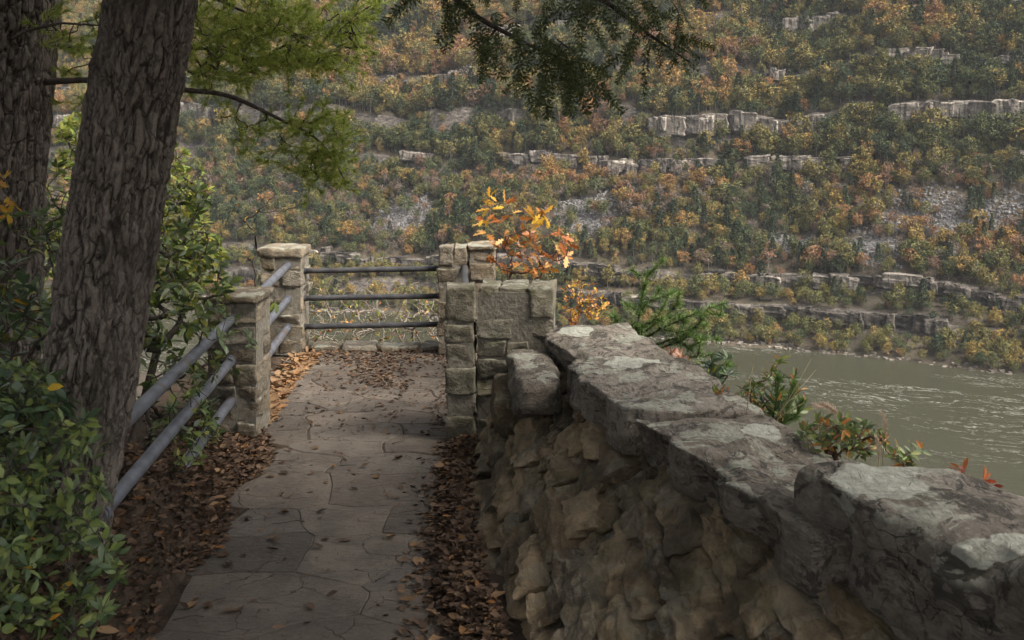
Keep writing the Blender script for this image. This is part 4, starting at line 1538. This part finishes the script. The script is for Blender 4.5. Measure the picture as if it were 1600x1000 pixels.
# ------------------------------------------------------------------ shrubs of the left bank
rs_ = np.random.default_rng(91)
def gz(x, y):
    return float(ground_z(np.array(x), np.array(y)))
def on(x, y, dz=-.03):
    return (x, y, gz(x, y) + dz)
tgt = np.concatenate([box_px(-60, 190, 770, 1010, 3.35, 3.95, 170, rs_), box_px(-80, 165, 620, 830, 3.4, 4.0, 150, rs_), box_px(-80, 110, 560, 690, 3.5, 4.05, 44, rs_), box_px(-120, 60, 600, 1050, 3.1, 3.7, 70, rs_)])
az = shrub('azalea_bush', 'leafy green bush at the foot of the leaning tree beside the path', 'bush', [on(-1.72, 3.75), on(-1.85, 3.6), on(-1.68, 3.5), on(-2.0, 3.8)], tgt, 'azalea', (.036, .064), .40, (5, 9), 1, 'twig', .0014, tpl_leaf(.18, .07), 240, accent=('yellow', .012))
tgt = np.concatenate([box_px(-60, 120, 590, 690, 3.5, 3.8, 26, rs_), box_px(-60, 95, 410, 560, 4.4, 5.0, 26, rs_)])
shrub('blue_green_shrub', 'blue green leaved shrub reaching up left of the leaning trunk', 'bush', [on(-2.15, 4.2), on(-2.0, 4.0)], tgt, 'bluegreen', (.06, .10), .34, (5, 7), 2, 'twig', .0016, tpl_leaf(.3, .06), 60, accent=('yellow', .05))
# single yellow leaf resting on the bush
yl = P(82, 607, 3.50)
o = obj('yellow_leaf', mesh('yellow_leaf', tpl_leaf(.1, .05)[0] * np.array([.055, .034, .045]), np.array(tpl_leaf()[1]), True, M['yellow']), None, tuple(yl - np.array([.02, 0, 0])))
o.rotation_euler = (R(35), R(-8), R(10))
tag(o, 'single yellow fallen leaf resting on the leafy green bush', 'leaf')
tgt = np.concatenate([box_px(200, 400, 440, 600, 5.9, 7.3, 60, rs_), box_px(215, 345, 560, 700, 5.4, 6.6, 46, rs_), box_px(300, 352, 480, 690, 6.7, 7.6, 30, rs_)])
shrub('rail_shrub', 'small leaved green shrub growing through the grey pipe railing', 'bush', [on(-2.3, 6.2), on(-2.2, 5.7), on(-2.4, 6.9)], tgt, 'rhodo', (.045, .085), .38, (5, 8), 3, 'twig', .0014, tpl_leaf(.25, .06), 0, accent=('yellowgreen', .15))
tgt = np.concatenate([box_px(215, 365, 370, 480, 6.5, 7.3, 46, rs_), box_px(215, 330, 285, 400, 6.7, 7.4, 40, rs_), box_px(215, 300, 420, 560, 6.3, 7.0, 30, rs_)])
shrub('rhododendron', 'glossy dark leaved rhododendron between the leaning trunk and the flat topped pillar', 'bush', [on(-2.5, 6.7), on(-2.6, 6.5)], tgt, 'rhodo', (.06, .105), .32, (5, 8), 4, 'twig', .0026, tpl_leaf(.35, .05), 0, accent=('yellowgreen', .25))
tgt = np.concatenate([box_px(-60, 130, 330, 520, 5.2, 6.0, 70, rs_), box_px(-40, 110, 470, 640, 4.9, 5.8, 90, rs_), box_px(60, 140, 250, 420, 6.6, 7.6, 40, rs_)])
shrub('understory_shrub', 'twiggy dark green undergrowth below the grey barked pine', 'bush', [on(-2.6, 5.4), on(-2.9, 5.6), on(-2.7, 6.6)], tgt, 'rhodo', (.05, .10), .35, (3, 6), 5, 'twig', .0022, tpl_leaf(.3, .06), 0, accent=('yellowgreen', .2))
tgt = box_px(-40, 34, 265, 340, 4.7, 5.0, 16, rs_)
shrub('yellow_twig_shrub', 'yellow leaved twigs in front of the grey barked pine', 'bush', [on(-2.85, 5.0), P(-40, 430, 4.9)], tgt, 'yellow', (.035, .06), .42, (3, 5), 6, 'twig', .0018)
tgt = np.concatenate([box_px(225, 330, 230, 440, 8.6, 9.8, 150, rs_), box_px(90, 140, 180, 300, 8.6, 9.6, 60, rs_), box_px(270, 350, 360, 450, 8.6, 9.6, 50, rs_), box_px(20, 260, 300, 560, 9.0, 10.5, 160, rs_)])
shrub('yellow_green_sapling', 'soft yellow green young tree beyond the leaning trunk', 'sapling', [on(-3.5, 9.2), P(225, 500, 9.2), P(150, 420, 9.3)], tgt, 'yellowgreen', (.05, .09), .4, (6, 10), 8, 'twig', .003)
tgt = np.array([P(x, y, 8.2) for x, y in ((399, 400), (398, 360), (404, 330), (420, 312), (445, 330), (380, 345), (360, 330), (430, 300), (470, 318), (372, 318), (412, 290), (455, 300))])
shrub('bare_sapling', 'thin bare sapling rising behind the flat topped pillar', 'sapling', [on(-2.06, 8.2), P(398, 440, 8.2)], tgt, 'yellow', (.03, .05), .4, (0, 1), 9, 'twig', .0024)
tgt = np.concatenate([box_px(416, 432, 452, 482, 7.5, 7.6, 3, rs_)])
shrub('vine', 'bright green vine leaves hanging on the rails behind the flat topped pillar', 'vine', [(-1.98, 7.62, .80)], tgt, 'yellowgreen', (.05, .09), .5, (2, 4), 10, 'twig', .0016, None, 3, upness=-.6)
tgt = np.concatenate([box_px(285, 345, 640, 720, 5.7, 6.3, 16, rs_), box_px(262, 300, 700, 745, 5.3, 5.6, 8, rs_)])
shrub('bank_seedlings', 'light green seedlings at the foot of the grey pipe railing', 'plant', [on(-1.80, 6.0), on(-1.80, 5.6)], tgt, 'azalea', (.04, .07), .38, (3, 5), 11, 'twig', .0012, None, 0, accent=('yellowgreen', .3))

for j, (bx_, by_, lab) in enumerate([(-3.9, 4.6, 'leafy undergrowth on the slope left of the grey barked pine'), (-3.4, 3.3, 'leafy undergrowth on the bank behind the green bush'), (-4.2, 7.6, 'leafy undergrowth on the slope beyond the grey barked pine')]):
    b0 = np.array(on(bx_, by_))
    dd = rdir(110, rs_) * rs_.uniform(.3, 1, (110, 1)) ** .5 * np.array([.75, .8, .65]) + b0 + np.array([0, 0, .75])
    shrub('undergrowth_shrub', lab, 'bush', [b0, b0 + np.array([.05, 0, .3])], dd, 'rhodo', (.06, .11), .35, (5, 8), 60 + j, 'twig', .0022, tpl_leaf(.3, .06), 0, accent=('yellowgreen', .2))
# ------------------------------------------------------------------ twiggy shrubs below the cross rails
for j, (x0, x1, lab) in enumerate([(470, 560, 'bare grey twigged shrub below the cross rails beside the slab capped pillar'), (545, 640, 'bare grey twigged shrub below the middle of the cross rails'), (625, 700, 'bare grey twigged shrub below the cross rails beside the pale pillar')]):
    tgt = np.concatenate([box_px(x0, x1, 430, 560, 10.5, 11.8, 110, rs_), box_px(x0, x1, 480, 575, 10.3, 11.2, 130, rs_)])
    xm = ((x0 + x1) / 2 - 800) * 11 / 1600
    shrub('twiggy_shrub', lab, 'bush', [on(xm, 11.0), on(xm - .2, 10.8), on(xm + .2, 11.2)], tgt, 'yellowgreen', (.03, .06), .42, (1, 3), 20 + j, 'twig_grey', .0019, tpl_small(), 0, group='twiggy shrubs below the cross rails', accent=('orange', .35), lit=.55, sag=-.05)

# ------------------------------------------------------------------ beyond the wall
OAK = tpl_oak()
tgt = np.array([P(*q) for q in ((772, 318, 8.9), (758, 345, 8.9), (790, 318, 8.9), (800, 335, 8.9), (835, 342, 8.8), (850, 340, 8.8), (760, 362, 8.9), (785, 385, 8.9), (800, 400, 8.9), (812, 395, 8.8), (790, 370, 8.9), (830, 375, 8.8), (858, 368, 8.8), (870, 390, 8.8), (820, 410, 8.8), (840, 420, 8.8), (885, 400, 8.7), (860, 400, 8.8), (780, 350, 9), (805, 365, 8.9), (845, 390, 8.8), (800, 425, 8.9), (775, 410, 9.0))] + list(box_px(770, 890, 335, 430, 8.7, 9.1, 14, rs_)))
shrub('oak_sapling', 'oak sapling with orange and yellow autumn leaves behind the broad mossy pillar', 'sapling', [on(.05, 9.2), P(795, 470, 9.0)], tgt, 'orange', (.075, .14), .58, (3, 4), 31, 'twig_red', .0022, OAK, 150, upness=.2)
tgt = np.array([P(x, y, 8.5) for x, y in ((765, 310), (752, 338), (768, 325), (848, 334), (838, 338), (757, 352), (776, 316), (856, 340))])
shrub('yellow_oak_sprig', 'yellow lobed leaves at the tips of the orange oak sapling', 'sapling', [on(.02, 9.0), P(792, 420, 8.8), P(795, 370, 8.6)], tgt, 'yellow', (.09, .14), .6, (2, 4), 32, 'twig_red', .0016, OAK, 24, upness=.3)
tgt = np.concatenate([box_px(800, 895, 350, 425, 8.6, 9.0, 26, rs_)])
shrub('blueberry_bush', 'bush of pale buff and rust leaves twisted round red twigs behind the mossy pillar', 'bush', [on(.15, 9.0), P(830, 450, 8.8)], tgt, 'buff', (.035, .07), .4, (3, 6), 33, 'twig_red', .0018, None, 0, accent=('orange', .4))
tgt = np.concatenate([box_px(872, 950, 440, 510, 8.0, 8.6, 60, rs_)])
shrub('gold_shrub', 'gold and rust small leaved shrub between the mossy pillar and the young pine', 'bush', [on(.6, 8.4), P(900, 520, 8.2)], tgt, 'yellow', (.025, .05), .45, (3, 6), 34, 'twig_red', .0016, None, 0, accent=('orange', .45))
# young pine
pr = np.random.default_rng(8)
pbase = np.array(on(1.0, 8.15))
yp = thing('young_pine', 'young green pine growing up behind the wall beside the river', 'sapling', tuple(pbase))
PB = [[P(960, 600, 7.9), P(985, 560, 7.9), P(998, 500, 7.9), P(1003, 465, 7.9), P(1012, 430, 7.9), P(1035, 408, 7.9)], [P(998, 490, 7.9), P(1015, 470, 7.9), P(1045, 460, 7.9)], [P(985, 540, 7.8), P(1040, 510, 7.7), P(1085, 490, 7.6), P(1130, 475, 7.6)],
      [P(985, 560, 7.8), P(1030, 545, 7.7), P(1080, 525, 7.6), P(1120, 530, 7.6)], [P(990, 545, 7.9), P(970, 510, 7.9), P(960, 495, 7.9)], [P(1005, 520, 7.8), P(1040, 495, 7.8), P(1060, 475, 7.8)], [P(1000, 565, 7.7), P(1060, 560, 7.6), P(1110, 555, 7.6)],
      [P(1030, 512, 7.7), P(1060, 520, 7.6), P(1100, 508, 7.6)], [P(990, 520, 7.8), P(1010, 505, 7.7), P(1025, 500, 7.7)], [P(1000, 575, 7.7), P(1050, 580, 7.6), P(1090, 590, 7.6), P(1135, 570, 7.5)], [P(1020, 540, 7.7), P(1050, 530, 7.7), P(1078, 545, 7.6)], [P(975, 530, 7.8), P(990, 505, 7.8), P(1002, 520, 7.7)]]
mb = MB()
Q = []
mb.tube([pbase, P(960, 600, 7.9)], [.016, .012], 6)
for b in list(PB):
    b = np.array(b)
    for t in (.5, .8):
        k_ = t * (len(b) - 1)
        i_ = int(k_)
        a_ = b[i_] + (b[i_ + 1] - b[i_]) * (k_ - i_)
        d_ = norm(norm(b[i_ + 1] - b[i_]) * .8 + pr.normal(0, .55, 3))
        PB.append([a_, a_ + d_ * .06, a_ + norm(d_ + np.array([0, 0, .3])) * pr.uniform(.10, .17)])
for b in PB:
    b = np.array(b)
    mb.tube(b, np.linspace(.009, .003, len(b)), 5)
    Lb = np.linalg.norm(np.diff(b, axis=0), axis=1).sum()
    q = b if len(b) < 5 else b[2:]
    Q.append(needles(q, int(520 * Lb) + 30, .072, pr, .0058, .85, 34))
Q = [np.concatenate(x) for x in zip(*Q)]
obj('stem', mesh('stem', np.concatenate(mb.v) - pbase, mb.f, True, M['twig']), yp)
v_, f_ = scatter(tpl_needle(), *Q)
obj('needles', mesh('needles', v_ - pbase, f_, False, M['pine_fresh']), yp, kind='stuff')

def rw_(px, py, Y):
    return P(px, py, Y)
shrub('red_tipped_shrub', 'small shrub with red and buff leaf clusters between the young pine and the wall', 'bush', [on(1.35, 6.4), P(1080, 640, 6.2)], np.concatenate([box_px(1040, 1085, 540, 575, 6.2, 6.5, 7, rs_), box_px(1085, 1110, 585, 600, 6.0, 6.2, 4, rs_)]), 'buff', (.05, .08), .3, (6, 9), 41, 'twig_red', .0014, None, 0, accent=('red', .4))
shrub('laurel', 'glossy green laurel shoot leaning over the wall at the river', 'bush', [on(1.5, 6.0), P(1120, 640, 5.8)], box_px(1098, 1145, 550, 600, 5.7, 5.95, 9, rs_), 'bluegreen', (.06, .10), .3, (6, 8), 42, 'twig', .0016, None, 40, accent=('yellowgreen', .3))
shrub('turning_shoot', 'slender shoot with yellow green and orange leaves above the wall', 'plant', [on(1.75, 5.6), P(1165, 650, 5.4)], np.array([P(x, y, 5.35) for x, y in ((1180, 600), (1192, 588), (1205, 578), (1215, 570), (1218, 562), (1200, 592), (1172, 615))]), 'yellowgreen', (.035, .06), .4, (3, 5), 43, 'twig_red', .0016, None, 16, accent=('orange', .5))
shrub('low_green_growth', 'low mixed green growth along the river side of the wall', 'plant', [on(1.85, 5.4), P(1180, 680, 5.3)], np.concatenate([box_px(1095, 1255, 600, 665, 5.2, 5.7, 80, rs_), box_px(1200, 1250, 580, 660, 5.1, 5.4, 24, rs_)]), 'azalea', (.03, .07), .3, (4, 7), 44, 'twig', .0014, None, 0, accent=('orange', .12))
Q = []
mb = MB()
sb = np.array(on(2.0, 5.3))
for b in ([P(1205, 665, 5.15), P(1213, 630, 5.15), P(1216, 592, 5.15)], [P(1225, 665, 5.1), P(1232, 630, 5.1), P(1240, 603, 5.1)], [P(1215, 665, 5.1), P(1245, 650, 5.1), P(1252, 630, 5.1)]):
    mb.tube(b, [.004, .003, .002], 5)
    Q.append(needles(b, 220, .055, pr, .006, .5, 40))
mb.tube([sb, P(1212, 690, 5.15), P(1205, 665, 5.15)], [.008, .006, .004], 5)
mb.tube([P(1212, 690, 5.15), P(1225, 665, 5.1)], [.006, .004], 5)
mb.tube([P(1212, 690, 5.15), P(1215, 665, 5.1)], [.006, .004], 5)
Q = [np.concatenate(x) for x in zip(*Q)]
pn = thing('pine_seedling', 'tiny pine seedling with upright green shoots at the wall edge', 'sapling', tuple(sb))
obj('stem', mesh('stem', np.concatenate(mb.v) - sb, mb.f, True, M['twig']), pn)
v_, f_ = scatter(tpl_needle(), *Q)
obj('needles', mesh('needles', v_ - sb, f_, False, M['pine_fresh']), pn, kind='stuff')
shrub('bayberry_growth', 'dark green low shrub at the wall edge below the feathery grass plumes', 'plant', [on(2.1, 4.8), P(1310, 730, 4.6)], np.concatenate([box_px(1250, 1390, 655, 710, 4.4, 4.8, 80, rs_), box_px(1390, 1460, 700, 730, 4.2, 4.5, 14, rs_)]), 'azalea', (.03, .06), .36, (4, 7), 45, 'twig_red', .0014, None, 0, accent=('orange', .2))
shrub('red_leaf_shoot', 'small shoot with bright red leaves at the river edge of the wall', 'plant', [on(2.2, 4.2), P(1520, 800, 3.95)], np.array([P(x, y, 3.9) for x, y in ((1497, 728), (1505, 735), (1512, 745), (1535, 750), (1525, 760), (1540, 765), (1550, 758), (1500, 750))]), 'red', (.035, .06), .36, (3, 5), 46, 'twig_red', .0016, None, 30)
shrub('low_red_growth', 'green and rust growth below the bright red shoot', 'plant', [on(2.25, 4.1), P(1540, 800, 3.95)], box_px(1515, 1565, 755, 790, 3.9, 4.0, 14, rs_), 'azalea', (.03, .05), .36, (4, 6), 47, 'twig_red', .0014, None, 0, accent=('red', .4))
# feathery grass plumes and long dry blades
def plume(label, pts, n, Ln, seed):
    rng = np.random.default_rng(seed)
    pts = np.array(pts, float)
    t = np.linspace(0, len(pts) - 1, 20)
    q = np.stack([np.interp(t, np.arange(len(pts)), pts[:, k]) for k in range(3)], -1)
    q[1:-1] = (q[:-2] + q[1:-1] + q[2:]) / 3
    r = thing('grass_plume', label, 'grass', tuple(q[0]), 'grass plumes over the wall')
    mb = MB()
    mb.tube(q, np.linspace(.003, .0014, 20), 5)
    obj('stalk', mesh('stalk', np.concatenate(mb.v) - q[0], mb.f, True, M['drygrass']), r)
    v_, f_ = scatter(tpl_needle(), *needles(q[9:], n, Ln, rng, .0028, .55))
    obj('plume', mesh('plume', v_ - q[0], f_, False, M['plume']), r)
plume('thick drooping buff grass plume above the wall', [on(2.05, 4.9), P(1330, 730, 4.6), P(1322, 690, 4.6), P(1318, 660, 4.6), P(1308, 645, 4.6), P(1292, 634, 4.6), P(1276, 634, 4.6)], 520, .035, 1)
plume('tall thin upright buff grass plume above the wall', [on(2.05, 4.7), P(1378, 730, 4.5), P(1381, 700, 4.5), P(1384, 675, 4.5), P(1383, 658, 4.5), P(1377, 645, 4.5)], 200, .022, 2)
plume('short buff grass plume beside the tall thin one', [on(2.0, 4.7), P(1372, 740, 4.4), P(1374, 715, 4.4), P(1373, 695, 4.4), P(1369, 683, 4.4)], 150, .024, 3)
mb = MB()
gb = np.array(on(1.95, 5.2))
for a, b, c in (((1180, 690), (1230, 630), (1275, 578)), ((1190, 690), (1220, 650), (1258, 628)), ((1240, 690), (1262, 670), (1285, 655)), ((1165, 660), (1172, 600), (1180, 545)), ((1200, 680), (1240, 610), (1268, 560))):
    mb.tube([P(*a, 5.0), P(*b, 4.95), P(*c, 4.9)], [.0028, .002, .0009], 4)
    mb.tube([gb, P(*a, 5.0)], [.003, .0028], 4)
gt = thing('dry_grass_tuft', 'long dry grass blades arching over the river side of the wall', 'grass', tuple(gb))
obj('blades', mesh('blades', np.concatenate(mb.v) - gb, mb.f, True, M['drygrass']), gt)

# ================================================================== leaf litter
rl_ = np.random.default_rng(123)
def litter(name, label, n, sample, mat, L=(.03, .075)):
    xy = []
    while len(xy) < n:
        a = sample(rl_, 4000)
        xy.extend(a.tolist())
    xy = np.array(xy[:n])
    z = ground_z(xy[:, 0], xy[:, 1])
    z = np.maximum(z, .0 * z) if False else z
    inp = (xy[:, 0] > np.interp(xy[:, 1], PLY, PLX)) & (xy[:, 0] < np.interp(xy[:, 1], PLY, PRX))
    z = np.where(inp, .004, z) + rl_.uniform(.0, .022, n) * np.where(inp, .3, 1)
    th = rl_.uniform(0, 6.28, n)
    D = np.stack([np.cos(th), np.sin(th), rl_.normal(.05, .22, n)], -1)
    N = norm(np.array([0, 0, 1.]) + rl_.normal(0, .38, (n, 3)) * np.where(inp, .4, 1)[:, None])
    ln = rl_.uniform(L[0], L[1], n)
    parts = []
    for k, c in enumerate((.2, .5, .85)):
        m_ = np.arange(n) % 3 == k
        parts.append(scatter(tpl_dry(c), np.column_stack([xy, z])[m_], D[m_], N[m_], ln[m_], ln[m_] * rl_.uniform(.4, .75, m_.sum())))
    v_, f_ = cat(parts)
    return tag(obj(name, mesh(name, v_, f_, True, mat), kind='stuff'), label, 'leaves')
def s_left(r, n):
    y = r.uniform(2.6, 7.4, n)
    le = np.interp(y, PLY, PLX)
    x = le + .03 - np.abs(r.normal(0, .34, n)) + .06 * np.sin(y * 5)
    return np.column_stack([x, y])[(x > -3.2)]
litter('leaf_litter', 'brown dead leaves heaped on the bank left of the path', 9500, s_left, M['litter'], (.018, .058))
def s_right(r, n):
    y = r.uniform(2.6, 7.05, n)
    wb = np.interp(y, WY, WB)
    x = wb + .02 - np.abs(r.normal(0, .135, n)) * np.interp(y, [4, 7], [1.15, .75])
    return np.column_stack([x, y])
litter('leaf_litter', 'brown dead leaves drifted along the foot of the mossy wall', 8000, s_right, M['litter'], (.018, .058))
def s_far(r, n):
    y = r.uniform(7.2, 9.95, n)
    x = r.uniform(-2.1, -.4, n)
    c = np.clip(1.1 - np.abs(y - 9.75) * 2.2, 0, 1) + .9 * np.exp(-((x + 1.15 + .2 * (y - 9)) / .25) ** 2) * sm(y, 8.0, 9.0) + .35 * (x > -.62) + .06
    k = r.uniform(0, 1, n) < c
    return np.column_stack([x, y])[k]
litter('leaf_litter', 'broken red brown leaf crumbs over the paving near the cross rails', 2600, s_far, M['litter'], (.015, .05))
def s_tan(r, n):
    y = r.uniform(7.4, 9.75, n)
    x = -1.93 - np.abs(r.normal(0, .10, n)) + .09 + np.interp(y, [7.4, 8.4], [.08, 0])
    return np.column_stack([x, y])
litter('leaf_litter', 'tan orange oak leaves piled beneath the railing between the left pillars', 900, s_tan, M['litter_tan'], (.045, .10))
def s_path(r, n):
    y = r.uniform(2.6, 9.7, n)
    x = r.uniform(-1.6, -.4, n)
    return np.column_stack([x, y])
litter('leaf_litter', 'scattered single dead leaves lying on the paving', 230, s_path, M['litter'], (.025, .07))
def s_bright(r, n):
    a, b = s_left(r, n // 2), s_right(r, n // 2)
    return np.concatenate([a, b])[r.permutation(len(a) + len(b))]
litter('leaf_litter', 'brighter orange oak leaves among the brown litter along both path edges', 170, s_bright, M['litter_tan'], (.05, .10))
# needles and twig bits on the paving
n = 5200
y = rl_.uniform(2.8, 9.8, n)
x = rl_.uniform(-1.75, -.3, n)
th = rl_.uniform(0, 6.28, n)
v_, f_ = scatter(tpl_small(.0), np.column_stack([x, y, np.full(n, .007)]), np.stack([np.cos(th), np.sin(th), 0 * th], -1), np.tile([0, 0, 1.], (n, 1)), rl_.uniform(.012, .05, n), rl_.uniform(.002, .005, n))
tag(obj('needle_litter', mesh('needle_litter', v_, f_, False, M['litter']), kind='stuff'), 'fallen needles and bark crumbs strewn over the paving', 'litter')
for i in range(26):
    yy_ = rl_.uniform(4.3, 9.0)
    xx_ = rl_.uniform(-1.6, -.45) if i % 2 else rl_.choice([np.interp(yy_, PLY, PLX) - .1, np.interp(yy_, PLY, PRX) + .1]) + rl_.normal(0, .08)
    a = rl_.uniform(0, 6.28)
    l = rl_.uniform(.06, .2)
    z0 = max(gz(xx_, yy_), 0) + .012
    q = np.array([[t * math.cos(a + .4 * t / l), t * math.sin(a + .4 * t / l), .004 * math.sin(t * 40)] for t in np.linspace(0, l, 5)])
    mb = MB()
    mb.tube(q, np.linspace(.003, .0015, 5), 5)
    tag(obj('fallen_twig', mesh('fallen_twig', np.concatenate(mb.v), mb.f, True, M['twig']), None, (xx_, yy_, z0)), 'thin dead twig lying on the path or its leafy edge', 'twig', 'fallen twigs on the path')

# ================================================================== haze of the gorge
hb = bpy.data.meshes.new('haze')
x0, x1, y0, y1, z0, z1 = -1700, 1200, -320, 1500, -90, 300
hb.from_pydata([(x0, y0, z0), (x1, y0, z0), (x1, y1, z0), (x0, y1, z0), (x0, y0, z1), (x1, y0, z1), (x1, y1, z1), (x0, y1, z1)], [], [(3, 2, 1, 0), (4, 5, 6, 7), (0, 1, 5, 4), (1, 2, 6, 5), (2, 3, 7, 6), (3, 0, 4, 7)])
hm = bpy.data.materials.new('haze')
hm.use_nodes = True
hm.node_tree.nodes.remove(hm.node_tree.nodes['Principled BSDF'])
pv = hm.node_tree.nodes.new('ShaderNodeVolumePrincipled')
pv.inputs['Color'].default_value = (.80, .84, .90, 1)
pv.inputs['Density'].default_value = .0001
pv.inputs['Anisotropy'].default_value = .2
hm.node_tree.links.new(pv.outputs[0], hm.node_tree.nodes['Material Output'].inputs['Volume'])
hb.materials.append(hm)
tag(obj('haze', hb, kind='stuff'), 'thin pale haze filling the gorge', 'haze')
